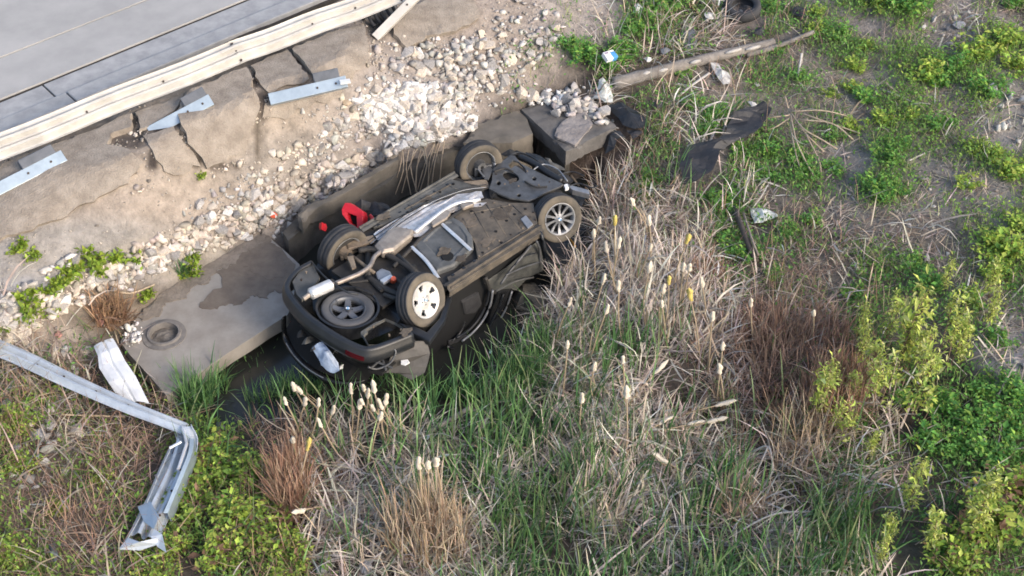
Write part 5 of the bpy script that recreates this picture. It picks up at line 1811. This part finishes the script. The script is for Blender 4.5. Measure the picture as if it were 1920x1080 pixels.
# bushes at lower left
for a, b, s, l in [(400, 880, .62, 'bright green leafy bush right of the bent rail end'), (470, 900, .6, 'leafy bush between the bent rail and the red-brown reeds'), (360, 950, .55, 'leafy bush growing over the bent rail'), (440, 970, .66, 'big leafy bush in the middle of the lower left green patch'), (330, 1030, .5, 'low bush below the end of the bent rail'), (410, 1050, .6, 'leafy bush at the lower picture edge left of the grey rock'), (500, 1010, .6, 'bush under the red-brown reeds'), (545, 1060, .5, 'bush beside the grey rock at the lower edge'), (290, 1075, .45, 'small bush left below the bent rail'), (520, 950, .45, 'small bush touching the red-brown reeds'),
               (30, 800, .5, 'green bush at the left picture edge beneath the stones'), (40, 880, .4, 'leafy clump at the left edge below the green bush'), (190, 905, .3, 'small green clump in the brown brush'), (20, 1050, .5, 'pale bush in the lower left picture corner'), (110, 960, .3, 'little leaf clump amid brown twigs at the left'),
               (1850, 1000, .9, 'large bush with reddish tips at the lower right'), (1790, 1060, .7, 'bush at the lower edge left of the large reddish bush'), (1900, 930, .7, 'bush at the right picture edge above the reddish bush')]:
    plant('bush', 'bush', a, b, s * 1.3, l, 'bush', 'leafy bushes in the rough ground', .8)
# weeds: clumps of the upper right rough
WEEDS = [(1700, 20, .8), (1640, 10, .6), (1745, 145, .75), (1790, 130, .6), (1840, 110, .8), (1880, 85, .7), (1850, 170, .6), (1905, 130, .6), (1600, 130, .45), (1570, 70, .5), (1530, 60, .45), (1620, 90, .4), (1620, 190, .5), (1650, 230, .5), (1600, 170, .4),
         (1760, 160, .5), (1500, 300, .45), (1440, 290, .5), (1430, 335, .4), (1520, 330, .4), (1560, 260, .4), (1660, 300, .5), (1690, 280, .4), (1655, 370, .55), (1640, 350, .45), (1680, 360, .4), (1560, 320, .4), (1340, 220, .5), (1300, 200, .4), (1325, 250, .45), (1390, 290, .4), (1220, 340, .4), (1200, 365, .35), (1370, 390, .5), (1350, 440, .4), (1360, 470, .45),
         (1400, 480, .4), (1340, 380, .35), (1860, 300, .5), (1890, 330, .6), (1830, 280, .4), (1860, 460, .6), (1890, 480, .7), (1870, 520, .5), (1905, 430, .5), (1820, 570, .5), (1740, 540, .5), (1720, 500, .4), (1780, 780, .5), (1830, 795, .55), (1885, 800, .6), (1850, 850, .5), (1800, 840, .45), (1740, 830, .55), (1760, 760, .5), (1890, 870, .5), (1700, 760, .45), (1840, 740, .45),
         (1900, 740, .6), (1170, 100, .55), (1130, 120, .5), (1090, 110, .6), (1070, 90, .45), (1180, 60, .4), (1230, 20, .6), (1210, 50, .5), (1260, 10, .5), (1280, 140, .35), (1440, 20, .5), (1460, 100, .35), (1500, 150, .35), (1530, 30, .4), (1900, 10, .5), (1590, 240, .4), (1480, 440, .4), (1520, 420, .4), (1560, 180, .3), (1870, 640, .4), (1600, 560, .35), (1450, 520, .35), (1810, 350, .4), (1760, 240, .45), (1710, 220, .4)]


ORD = ['leftmost', 'second from the left', 'third from the left', 'fourth from the left', 'fifth from the left', 'sixth from the left', 'seventh from the left', 'eighth from the left', 'ninth from the left', 'tenth from the left', 'eleventh from the left', 'twelfth from the left']
ANCH = [(1670, 10, 'at the top edge left of the grey rocks'), (1790, 140, 'on the open ground under the grey rocks'), (1890, 110, 'at the upper right edge'), (1590, 100, 'beyond the tip of the log'), (1620, 200, 'on bare soil right of the pale dead branch'), (1500, 330, 'under the pale dead branch'), (1660, 340, 'above the bare gravel'), (1340, 240, 'around the black sheet'),
        (1200, 350, 'in dry grass right of the car nose'), (1360, 450, 'around the dark rotten pole'), (1860, 300, 'below the gravel at the right edge'), (1880, 480, 'in yellow-green growth by the right edge'), (1740, 530, 'behind the tall saplings'), (1740, 800, 'right beside the tall saplings'), (1860, 790, 'in the dense dark green growth'), (1100, 105, 'between stone heap and carton'), (1220, 30, 'at the top edge above the carton'), (1470, 110, 'around the log tip'), (1500, 430, 'right of the crumpled white bag'), (1760, 230, 'in the middle of the open ground')]
wa = [int(np.argmin([(a - p) ** 2 + (b - q) ** 2 for p, q, _ in ANCH])) for a, b, s in WEEDS]
for i, (a, b, s) in enumerate(WEEDS):
    mates = sorted([WEEDS[j] for j in range(len(WEEDS)) if wa[j] == wa[i]])
    k = mates.index((a, b, s))
    ph = ANCH[wa[i]][2]
    if len(mates) == 1:
        l = 'lone green weed clump ' + ph
    elif k == len(mates) - 1:
        l = 'rightmost green weed clump ' + ph
    else:
        l = 'weed clump ' + ph + ', ' + ORD[k]
    yy = b < 260 and a > 1520 and i % 3 != 0 or (a > 1800 and 260 < b < 600)
    plant('weed', 'weed_yellow' if yy else 'weed', a, b, s * 1.25, l, 'weed', 'green weeds on the rough ground', .75)

# ---- cattails: head position in the picture, stalk height
CAT = [('A', [(553, 722), (564, 728), (537, 748), (571, 750), (597, 752), (623, 766), (602, 790), (659, 727), (682, 722), (690, 736), (702, 725), (680, 748), (674, 756), (701, 760), (717, 757), (723, 748), (713, 777)]),
       ('A2', [(549, 820), (577, 833), (570, 948)]), ('B', [(819, 863), (803, 868), (787, 868)]),
       ('C', [(1122, 410), (1153, 412), (1188, 375), (1218, 412), (1218, 460), (1160, 455), (1138, 462), (1113, 437), (1217, 500), (1160, 535), (1130, 523), (1288, 445), (1281, 498), (1292, 497), (1254, 522), (1243, 540), (1317, 527), (1295, 552), (1241, 565), (1067, 563), (1136, 578)]),
       ('D', [(1064, 642), (1168, 670), (1113, 685), (1230, 690), (1355, 645), (1350, 690), (1345, 752), (1330, 783), (1295, 787), (1240, 785), (1250, 858), (1408, 565), (1335, 590), (1525, 582), (1175, 735), (1090, 745)])]
CLAB = {'A': 'pale cattail head in the cluster standing below the rear bumper', 'A2': 'pale cattail head among the red-brown reeds at lower left', 'B': 'pale cattail head on a tall stalk at the lower middle',
        'C': 'pale cattail head over the dry reeds beside the front wheel', 'D': 'pale cattail head in the flattened reeds right of the green grass'}
CGRP = {k: v.replace('pale cattail head', 'cattails') for k, v in CLAB.items()}
SPECIAL = {(537, 748): 'leftmost leaning cattail of the cluster below the rear bumper', (623, 766): 'round fluffy cattail head seen end-on below the bumper', (577, 833): 'yellow cattail head above the red-brown reeds', (1153, 412): 'yellow cattail head just right of the front wheel', (1288, 445): 'slim yellow cattail standing alone right of the wheel reeds', (1188, 375): 'tallest cattail standing behind the front wheel reeds',
           (1345, 752): 'long cattail head bent over sideways above the dark hollow', (1330, 783): 'cattail fallen flat pointing right above the dark hollow', (1250, 858): 'lone cattail leaning left beside the dark water', (1525, 582): 'burst white cattail head over the red-brown brush', (570, 948): 'cattail lying against the red-brown reeds low at left', (1295, 552): 'cattail with yellow tip on thin stalk in the wheel reeds', (1254, 522): 'thick cattail head beside the yellow-tipped ones', (1408, 565): 'small lone cattail at the edge of the red-brown brush'}
LEAN = {(1345, 752): (1.15, .18), (1330, 783): (1.3, .0), (1295, 787): (1.2, .1), (1230, 690): (.6, .5), (1250, 858): (-.8, .3), (570, 948): (-.5, -.5), (1240, 785): (.9, .3)}


CZ = {'A': ('in the left cluster under the bumper', 'in the right cluster under the bumper'), 'A2': ('above the red-brown reeds at lower left',) * 2, 'B': ('on the tall stalks at the lower middle',) * 2,
      'C': ('just right of the front wheel', 'amid the dry reeds right of the car'), 'D': ('in flattened reeds beside the green grass', 'near the dark hollow')}


def cat_zone(key, a, b):
    return (key, int({'A': a > 640, 'C': a > 1190, 'D': a > 1200}.get(key, 0)))


def cat_label(key, a, b):
    if (a, b) in SPECIAL:
        return SPECIAL[(a, b)]
    z = cat_zone(key, a, b)
    mates = sorted([p for k, pts in CAT for p in pts if cat_zone(k, *p) == z and p not in SPECIAL])
    k = mates.index((a, b))
    ph = CZ[key][z[1]]
    if k == len(mates) - 1:
        return 'rightmost pale cattail ' + ph
    return 'pale cattail ' + ph + ', ' + ORD[k]


def head_mesh(seed, fluff):
    r = np.random.default_rng(seed)
    rows = []
    for k, t in enumerate(np.linspace(0, 1, 8)):
        rad = (.0, .72, 1, 1.05, 1, .95, .7, .0)[k] * (1 + r.normal(0, .12) * (0 < k < 7))
        rows.append([(rad * math.cos(a) * (1 + r.normal(0, .26)) + .25 * math.sin(t * 3) * fluff, rad * math.sin(a) * (1 + r.normal(0, .26)), t) for a in np.linspace(0, 2 * math.pi, 9)[:-1]])
    mb = MB()
    mb.sweep(rows, closed=True)
    me = bpy.data.meshes.new('seed_head')
    me.from_pydata(mb.v, [], mb.f)
    me.polygons.foreach_set('use_smooth', [True] * len(me.polygons))
    return me


HM = [head_mesh(i, i / 3) for i in range(5)]
for me in HM:
    me.materials.append(M['cattail'])
HY = head_mesh(9, 0)
HY.materials.append(M['cattail_yellow'])
for key, pts in CAT:
    for a, b in pts:
        h = float(rng.uniform(.7, 1.0)) if key in ('A', 'A2') else float(rng.uniform(.8, 1.15))
        if key == 'B':
            h = 1.25
        ln = LEAN.get((a, b))
        if ln:
            h = .4
        g = ground(a, b + 8, h)
        tip = Vector(onz(a, b + 8, g.z + h))
        lx, ly = (float(rng.normal(0, .15)), float(rng.normal(0, .15))) if not ln else (ln[0] * .7, ln[1] * .7)
        foot = Vector((tip.x - lx, tip.y - ly, 0))
        foot.z = float(hz(foot.x, foot.y))
        if foot.z < -.85:
            foot.z = -.9
        o = empty('cattail', foot)
        yel = 'yellow' in SPECIAL.get((a, b), '')
        tag(o, cat_label(key, a, b), 'cattail', 'cattails standing in the ditch reeds')
        P_ = smooth_path([Vector((0, 0, -.02)), (tip - foot) * .5 + Vector((float(rng.normal(0, .03)), float(rng.normal(0, .03)), .02)), tip - foot], 4)
        MB().tube(P_, [.011] * (len(P_) - 1) + [.007], 5).build('stalk', M['stem'], o, smooth=True)
        hd = link('seed_head', HY if yel else HM[int(rng.integers(0, 5))], o)
        e = (P_[-1] - P_[-2]).normalized() if ln else ((P_[-1] - P_[-2]).normalized() + Vector((0, 0, .3))).normalized()
        Lh = float(rng.uniform(.17, .25)) * (1.35 if ln else 1)
        rw = float(rng.uniform(.025, .037))
        m4 = e.to_track_quat('Z', 'Y').to_matrix().to_4x4() @ Matrix.Diagonal((rw, rw, Lh, 1))
        m4.translation = P_[-1] - e * .05
        hd.matrix_local = m4
        lf = MB()
        for q in range(2):
            aa = float(rng.uniform(0, 6.28))
            ht = float(rng.uniform(.4, .85)) * h
            w_ = Vector((-math.sin(aa), math.cos(aa), 0)) * .011
            pts_ = [Vector((0, 0, 0)), Vector((math.cos(aa) * .05, math.sin(aa) * .05, ht * .6)), Vector((math.cos(aa) * .22, math.sin(aa) * .22, ht))]
            lf.sweep([[p - w_ * k, p + w_ * k] for p, k in zip(smooth_path(pts_, 3), (1, 1, 1, .9, .7, .5, .1))])
        lf.build('blade', M['stem'], o)

# ---- individual reddish-brown dry reed stand and pale stalk stand
def stand(label, cat, a, b, rx, ry, n, h, cols, tilt=.15):
    o = empty('grass_clump' if cat == 'grass clump' else 'reed_stand', ground(a, b))
    tag(o, label, cat)
    q = np.sqrt(rng.uniform(0, 1, n))
    t = rng.uniform(0, 6.28, n)
    P = ground_many(a + q * np.cos(t) * rx, b + q * np.sin(t) * ry)
    k = blades('stalks', P - np.array(o.location[:]), rng.uniform(0, 6.28, n), rng.uniform(.5, 1.1, n) * h, np.abs(rng.normal(tilt, tilt * .7 + .12, n)), rng.normal(.35, .5, n), rng.uniform(.010, .02, n), tint(n, cols, .15), M['straw'], seg=4, parent=o, kind=None) if False else None
    k = blades('stalks', P, rng.uniform(0, 6.28, n), rng.uniform(.5, 1.1, n) * h, np.abs(rng.normal(tilt, tilt * .7 + .12, n)), rng.normal(.35, .5, n), rng.uniform(.010, .02, n), tint(n, cols, .15), M['straw'], seg=4, kind=None)
    k.parent = o
    k.matrix_parent_inverse = Matrix.Translation(-o.location)
    return o


RB = [(.42, .25, .17), (.48, .31, .21), (.36, .22, .15), (.52, .38, .27)]
PS = [(.58, .46, .33), (.5, .37, .24), (.62, .52, .4), (.45, .33, .22)]
stand('red-brown stand of fine dry reeds right of the leafy bushes', 'reed stand', 550, 930, 34, 60, 900, .75, RB, .12)
stand('tall straw-coloured reed stalks at the lower middle edge', 'reed stand', 800, 1030, 80, 55, 420, 1.05, PS, .10)
stand('bright tan reed stalks under the lower middle cattails', 'reed stand', 815, 1000, 26, 30, 130, 1.1, PS, .06)
stand('red-brown twiggy tuft on the ridge of dry reeds', 'reed stand', 1325, 520, 34, 26, 260, .4, RB, .5)
stand('red-brown brush stand below the yellow saplings', 'reed stand', 1560, 760, 60, 60, 900, .7, RB, .25)
stand('red-brown dry brush at the right of the dark hollow', 'reed stand', 1460, 680, 60, 60, 600, .6, [(.30, .21, .16), (.24, .17, .13)], .4)
for a, b, rx, ry, n_s, l_ in ((1590, 690, 50, 40, 500, 'red-brown dead brush under the tallest saplings'), (1540, 640, 50, 36, 420, 'red-brown dead brush above the young saplings'), (1480, 770, 46, 44, 420, 'dull red-brown brush between dark hollow and saplings'), (1430, 620, 50, 36, 380, 'brown brush behind the fallen cattails')):
    stand(l_, 'brush', a, b, rx, ry, n_s, .5, [(.42, .26, .18), (.34, .21, .15), (.48, .33, .24)], .7)
stand('orange-brown dry grass tuft at the left end of the slab', 'reed stand', 210, 600, 34, 26, 300, .5, [(.42, .27, .16), (.34, .22, .14)], .5)
stand('pale standing straw stalks beside the dark water hollow', 'reed stand', 1500, 850, 60, 60, 260, .8, PS, .3)
stand('tan dry grass tuft at the lower right of the dark hollow', 'reed stand', 1390, 960, 40, 30, 320, .45, [(.5, .35, .24), (.56, .44, .33)], .6)
GRS = [(.10, .21, .075), (.14, .27, .085), (.08, .17, .075), (.18, .32, .11)]
for a, b, rx, ry, n_s, h_, l_ in ((372, 762, 30, 20, 240, .75, 'green grass clump at the near corner of the slab'), (340, 735, 16, 14, 70, .5, 'small green grass tuft against the slab side'), (410, 735, 22, 16, 80, .6, 'thin green grass standing in the water under the slab'), (470, 690, 40, 18, 60, .5, 'sparse green blades along the slab front edge'), (500, 768, 40, 12, 160, .5, 'green grass at the near edge of the dark ditch water'), (560, 752, 44, 14, 300, .55, 'green grass below the left end of the bumper'), (860, 745, 50, 10, 220, .42, 'green grass rising in front of the hanging car doors'), (985, 716, 32, 22, 320, .6, 'lush green grass at the right of the pale blue scrap'), (1020, 660, 16, 18, 130, .5, 'green grass behind the mud clump'), (760, 742, 50, 12, 220, .6, 'green grass under the torn quarter panel'), (350, 520, 14, 12, 60, .35, 'green grass tuft growing at the slab back edge')):
    stand(l_, 'grass clump', a, b, rx, ry, n_s, h_, GRS, .25)['kind'] = 'thing'
stand('straw bundle hanging over the ditch wall behind the car', 'reed stand', 800, 278, 34, 8, 40, .5, [(.5, .43, .33)], 1.2)

# ---- hanging straw from the ditch wall
o = empty('hanging_straw', onz(805, 285, 0))
tag(o, 'pale dead stalks hanging down the ditch wall above the far wheel', 'dead stalks')
for k in range(13):
    a = 752 + k * 7 + float(rng.normal(0, 4))
    p0 = Vector(onz(a, 284 - k * 1.6, .03))
    p1 = p0 + Vector((float(rng.normal(-.05, .08)), -.18, -.25))
    p2 = p1 + Vector((float(rng.normal(-.12, .1)), -.1, -.45))
    t_ = MB().tube(smooth_path([p0, p1, p2], 3), .008, 4).build('stalk', M['deadleaf'])
    t_.parent = o
    t_.matrix_parent_inverse = Matrix.Translation(-o.location)

# ================================================================== LOOSE THINGS IN THE ROUGH
def gpt(a, b, h):
    g = ground(a, b, h)
    return Vector((g.x, g.y, g.z + h))


lg = empty('fallen_log', gpt(1150, 160, .05))
tag(lg, 'long grey fallen tree log lying from the white bag to the upper right', 'log')


def lpart(name, mb, m, par=lg, **k):
    q = mb.build(name, m, None, **k)
    q.parent = par
    q.matrix_parent_inverse = Matrix.Translation(-par.location)
    return q


lp_ = smooth_path([gpt(1150, 158, .10), gpt(1210, 142, .12), gpt(1280, 122, .12), gpt(1350, 104, .11), gpt(1420, 88, .10), gpt(1450, 80, .08)], 5)
lpart('trunk', MB().tube(lp_, [float(.115 * (1 - .35 * i / len(lp_)) * (1 + .06 * math.sin(i * 2.1))) for i in range(len(lp_))], 10), M['log'], smooth=True)
lpart('branch', MB().tube(smooth_path([gpt(1400, 104, .08), gpt(1450, 90, .1), gpt(1526, 60, .16)], 5), [.05] * 6 + [.04] * 5, 8), M['log'], smooth=True)
for a, b, w_ in ((1212, 138, .07), (1242, 132, .1), (1304, 117, .1), (1375, 96, .16), (1412, 90, .14)):
    p = gpt(a, b, .2)
    d_ = (lp_[-1] - lp_[0]).normalized()
    lpart('bare_patch', MB().tube([p - d_ * w_, p, p + d_ * w_], [.02, .035, .02], 7), M['peel'], smooth=True)


def sticks(name, label, cat, segs, m, r):
    o = empty(name, gpt(*segs[0][0]))
    tag(o, label, cat)
    for i, s in enumerate(segs):
        lpart('branch' if len(segs) > 1 else 'shaft', MB().tube(smooth_path([gpt(*q) for q in s], 4), r if not isinstance(r, list) else r[i], 6), m, o, smooth=True)
    return o


sticks('dead_branch', 'pale dead branch fanning out on the green weeds at upper right', 'dead branch',
       [[(1478, 205, .1), (1530, 222, .2), (1580, 240, .15), (1612, 250, .08)], [(1478, 205, .1), (1510, 250, .2), (1545, 285, .1)], [(1478, 205, .1), (1486, 260, .2), (1500, 315, .12), (1520, 345, .05)], [(1478, 205, .1), (1505, 240, .25), (1540, 262, .2), (1570, 280, .1)],
        [(1430, 222, .08), (1455, 220, .15), (1482, 216, .15)], [(1478, 205, .1), (1472, 180, .15)], [(1482, 210, .15), (1540, 208, .25), (1590, 218, .15)], [(1430, 245, .08), (1452, 240, .12), (1480, 222, .15)], [(1482, 215, .15), (1495, 270, .25), (1525, 330, .1)], [(1500, 225, .2), (1560, 232, .25), (1600, 262, .1)], [(1510, 250, .2), (1535, 300, .15), (1540, 330, .05)]], M['deadleaf'], .012)
sticks('dark_pole', 'dark rotten pole standing in the reeds below the white bag at right', 'pole', [[(1378, 392, .15), (1396, 440, .2), (1418, 492, .1)]], M['darkstick'], .05)
sticks('dark_pole', 'thin split stick leaning on the dark rotten pole', 'stick', [[(1394, 400, .2), (1410, 450, .24), (1422, 480, .15)]], M['stick'], .02)
sticks('plank_stick', 'broken pale wooden stick below the log', 'stick', [[(1270, 182, .08), (1300, 158, .12), (1330, 138, .15)]], M['peel'], .022)
sticks('plank_stick', 'short grey stick beside the broken pale stick', 'stick', [[(1290, 190, .08), (1318, 168, .1)]], M['stick'], .018)
sticks('pale_stick', 'pale forked stick across the rubble right of the car nose', 'stick', [[(1090, 318, .2), (1120, 322, .3), (1155, 346, .25)], [(1120, 322, .3), (1180, 340, .2)]], M['deadleaf'], .014)
sticks('wood_chip', 'splintered orange-brown wood stake between nose and culvert', 'stake', [[(1070, 330, .3), (1086, 350, .2)]], M['rust'], .02)
sticks('orange_reflector_strip', 'orange yellow plastic strip in the reeds under the front wheel', 'plastic strip', [[(1067, 447, .35), (1078, 462, .3)]], mat('amber', (.75, .36, .05), .4, bump=0), .022)
sticks('pale_stick', 'grey dead log piece lying in the green grass below the car', 'log', [[(800, 812, .15), (840, 790, .2), (880, 765, .2)]], M['log'], .035)
sticks('pale_stick', 'pale bent reed stalk along the stones above the slab', 'stick', [[(225, 550, .03), (250, 550, .05), (290, 535, .05)]], M['deadleaf'], .014)
sticks('pale_stick', 'thin pale twig lying on the sandy shoulder', 'stick', [[(136, 372, .03), (150, 362, .04), (172, 352, .03)]], M['deadleaf'], .014)
sticks('pale_stick', 'long thin branch across the brown brush near the torn rail', 'stick', [[(115, 778, .1), (170, 780, .12), (235, 782, .1)]], M['deadleaf'], .012)
sticks('pale_stick', 'broken reed frame of pale stalks at the dark pool', 'reed stalks', [[(1405, 850, .2), (1440, 838, .35), (1450, 880, .25)], [(1405, 850, .2), (1400, 900, .15)], [(1440, 838, .35), (1410, 905, .1)], [(1452, 880, .2), (1430, 915, .1)]], M['peel'], .012)
sticks('pale_stick', 'long pale branch over the green reed grass at lower right', 'branch', [[(1380, 1000, .15), (1450, 965, .3), (1520, 960, .25)], [(1430, 940, .2), (1500, 970, .25)]], M['peel'], .014)
sticks('white_stick', 'white upright stick in the weeds right of the log', 'stick', [[(1494, 150, .05), (1500, 120, .2), (1503, 100, .3)]], M['peel'], .02)
sticks('white_stick', 'thin white twig across the open ground at upper right', 'stick', [[(1645, 165, .05), (1690, 182, .08), (1735, 205, .04)]], M['peel'], .012)

# litter
def sheet(name, label, cat, pts, m, h=.06, amp=.04, freq=12, cuts=3, lift=.06, thick=.006):
    P = [gpt(a, b, h) for a, b in pts]
    return tag(crumpled(name, P, m, None, amp=amp, freq=freq, cuts=cuts, lift=lift, thick=thick), label, cat)


sheet('plastic_bag', 'white plastic bag by the end of the log beside the culvert', 'bag', [(1110, 184), (1118, 170), (1122, 152), (1132, 150), (1142, 156), (1150, 176), (1148, 192), (1134, 196)], M['bag'], .12, .05, 13, 3, .14)
sheet('plastic_bag', 'crumpled white bag lying in dry grass right of the dark pole', 'bag', [(1404, 396), (1422, 390), (1448, 394), (1460, 402), (1450, 408), (1430, 418), (1414, 420), (1408, 408)], M['bag'], .1, .05, 12, 3, .12)
sheet('cloth', 'pale grey cloth scrap lying below the log', 'cloth', [(1330, 122), (1344, 120), (1354, 132), (1374, 140), (1368, 154), (1356, 160), (1344, 144)], M['cloth'], .1, .04, 10, 3, .08)
sheet('black_sheet', 'large black torn sheet draped over dry grass and weeds', 'sheet', [(1270, 310), (1284, 276), (1310, 262), (1346, 268), (1362, 250), (1376, 212), (1398, 196), (1428, 190), (1446, 202), (1430, 232), (1396, 258), (1366, 276), (1350, 302), (1330, 320), (1300, 336), (1280, 338)], M['tarp'], .27, .09, 6, 3, .1, .012)
sheet('broken_plastic', 'black broken plastic panel at the corner of the culvert', 'plastic panel', [(1140, 200), (1160, 192), (1190, 206), (1210, 222), (1206, 240), (1190, 240), (1168, 234), (1160, 220)], M['plastic'], .16, .05, 8, 3, .1, .012)
sheet('car_trim', 'black curved car trim sticking out below the culvert corner', 'car trim', [(1112, 262), (1140, 250), (1166, 246), (1176, 254), (1160, 262), (1150, 282), (1132, 290), (1130, 272)], M['plastic'], .22, .05, 8, 3, .1, .012)
sheet('dark_board', 'dark blue-grey board piece above the log', 'board', [(1272, 64), (1284, 50), (1300, 56), (1308, 74), (1304, 90), (1286, 94), (1280, 80)], M['block'], .1, .03, 8, 2, .06, .012)
sheet('paper_scrap', 'white paper scrap at the lower edge of the black sheet', 'paper', [(1296, 332), (1310, 332), (1304, 342), (1298, 342)], M['white'], .12, .02, 15, 1, .02)
sheet('bluish_scrap', 'pale bottle scrap in the green grass below the car', 'scrap', [(792, 822), (800, 812), (808, 816), (802, 826)], M['bluepale'], .15, .03, 15, 2, .05)
sheet('white_scrap', 'white scrap lying on the stones above the log end', 'scrap', [(1186, 14), (1196, 6), (1204, 14), (1198, 26), (1190, 24)], M['bag'], .08, .03, 15, 2, .05)
sheet('dark_scrap', 'dark blue scrap in the brown brush at lower left', 'scrap', [(92, 1020), (104, 1018), (110, 1040), (104, 1060), (94, 1046)], M['block'], .1, .03, 10, 2, .05)
for a, b, r_, mm, l in ((1232, 196, 11, 'tarp', 'small dark scrap in dry grass under the log'), (1246, 96, 9, 'block', 'grey-blue scrap close above the log'), (1216, 112, 7, 'cloth', 'pale scrap on the litter just above the log'), (1425, 60, 12, 'tarp', 'dark scrap by the old tyre and log tip'), (1190, 250, 14, 'tarp', 'dark rag in brown brush beside the culvert'), (1330, 30, 10, 'cloth', 'pale stone-grey scrap left of the old tyre'), (1240, 262, 8, 'darkstick', 'small brown scrap left of the black sheet'), (1500, 22, 16, 'tarp', 'dark grey sheet scrap at the top edge right of the tyre'), (1410, 196, 8, 'cloth', 'grey scrap above the black sheet')):
    sheet('scrap', l, 'scrap', [(a + r_ * math.cos(t) * (1 + .4 * math.sin(3 * t + a)), b + r_ * .7 * math.sin(t)) for t in np.linspace(0, 6.28, 8)[:-1]], M[mm], .14, .03, 12, 2, .05)
sheet('road_litter', 'pinkish red litter piece on the road gutter', 'litter', [(274, 96), (280, 88), (290, 90), (294, 98), (286, 108), (278, 112)], mat('pink_litter', (.62, .25, .23), .7, col2=(.45, .16, .15), scale=20), .06, .02, 20, 2, .05)
sheet('orange_scrap', 'small orange scrap on the stones above the slab', 'scrap', [(506, 402), (514, 398), (520, 404), (514, 411), (507, 410)], M['orange'], .06, .015, 20, 1, .04)
# carton
c0 = gpt(1143, 106, .34)
ct = empty('carton', c0, (.35, .1, .6))
tag(ct, 'white and blue drink carton lying on weeds above the log end', 'carton')
MB().box((0, 0, 0), (.22, .17, .09)).build('box', M['white'], ct, bevel=.01)
MB().box((.062, -.02, .0), (.10, .132, .096)).build('blue_print', M['blue'], ct, bevel=.006)
MB().box((-.05, .05, .0), (.08, .04, .096)).build('dark_print', mat('mauve_print', (.35, .28, .38), .6, bump=0), ct, bevel=.006)
# old tyre half sunk in the weeds
tp_ = gpt(1392, 16, .13)
ty = empty('old_tyre', tp_, (.12, -.1, 0))
tag(ty, 'old black tyre lying flat in the weeds above the log', 'tyre')
prof = [(.20, -.08), (.27, -.10), (.32, -.08), (.335, 0), (.32, .08), (.27, .10), (.20, .08), (.19, .05), (.26, .06), (.28, 0), (.26, -.06), (.19, -.05)]
MB().sweep([[(q * math.cos(a), q * math.sin(a), z) for q, z in prof] for a in np.linspace(0, 2 * math.pi, 37)], closed=True).build('tread', M['tyre'], ty, smooth=True)
# separate rocks
RK = [(1798, 48, .15, 'grey', 'largest grey rock on the bare ground at upper right'), (1776, 55, .09, 'dark', 'dark rock left of the largest grey rock at upper right'), (1812, 345, .09, 'pale', 'pale pinkish rock beside the yellow weeds at right'), (605, 1068, .13, 'grey', 'grey rock at the lower picture edge below the reeds'), (685, 1065, .13, 'grey', 'larger pale rock right of the grey rock at the lower edge'), (720, 1072, .08, 'green', 'small greenish rock at the lower edge'),
      (1021, 26, .10, 'pale', 'pale rock alone on the bare soil above the stone heap'), (1178, 66, .08, 'pale', 'round pale rock in the weeds above the log'), (466, 450, .11, 'pale', 'round pale stone at the upper edge of the slab'), (415, 800, .11, 'dark', 'dark rock beside the water below the slab'), (265, 648, .07, 'white', 'white rubble lump left of the manhole ring'), (110, 628, .08, 'red', 'reddish brick chunk in the brush below the stones'), (190, 606, .09, 'red', 'pinkish brick chunk near the orange grass tuft'), (95, 800, .1, 'pale', 'pale stone in the brush left of the torn rail'), (45, 690, .1, 'grey', 'grey stone under the torn rail at left'), (70, 815, .12, 'grey', 'flat grey stone left in the brown brush'), (1420, 160, .08, 'pale', 'whitish stone right of the pale cloth'), (650, 195, .1, 'tan', 'elongated tan stone at the pavement edge'), (672, 168, .08, 'pale', 'pale stone near the tip of the fallen post')]
RC = {'grey': (.34, .34, .35), 'dark': (.14, .14, .15), 'pale': (.55, .52, .49), 'green': (.3, .34, .22), 'white': (.66, .65, .63), 'red': (.46, .25, .21), 'tan': (.5, .4, .29)}
for i, (a, b, r_, c, l) in enumerate(RK):
    hv, hf = hull_variant(200 + i, 18)
    me = bpy.data.meshes.new('rock')
    me.from_pydata(hv.tolist(), [], hf.tolist())
    at = me.attributes.new('Col', 'FLOAT_COLOR', 'POINT')
    at.data.foreach_set('color', np.tile(np.array([*RC[c], 1], np.float32), len(hv)))
    me.materials.append(M['stone'])
    o = link('rock', me)
    p = gpt(a, b, r_ * .4)
    if inside(SLP, np.array(p.x), np.array(p.y)):
        p.z = max(p.z, -.4 + r_ * .4)
    o.location = p
    o.scale = (r_, r_, r_)
    o.rotation_euler = (0, 0, i * 1.3)
    q = o.modifiers.new('bevel', 'BEVEL')
    q.width = .06
    q.segments = 2
    tag(o, l, 'rock', 'loose rocks')
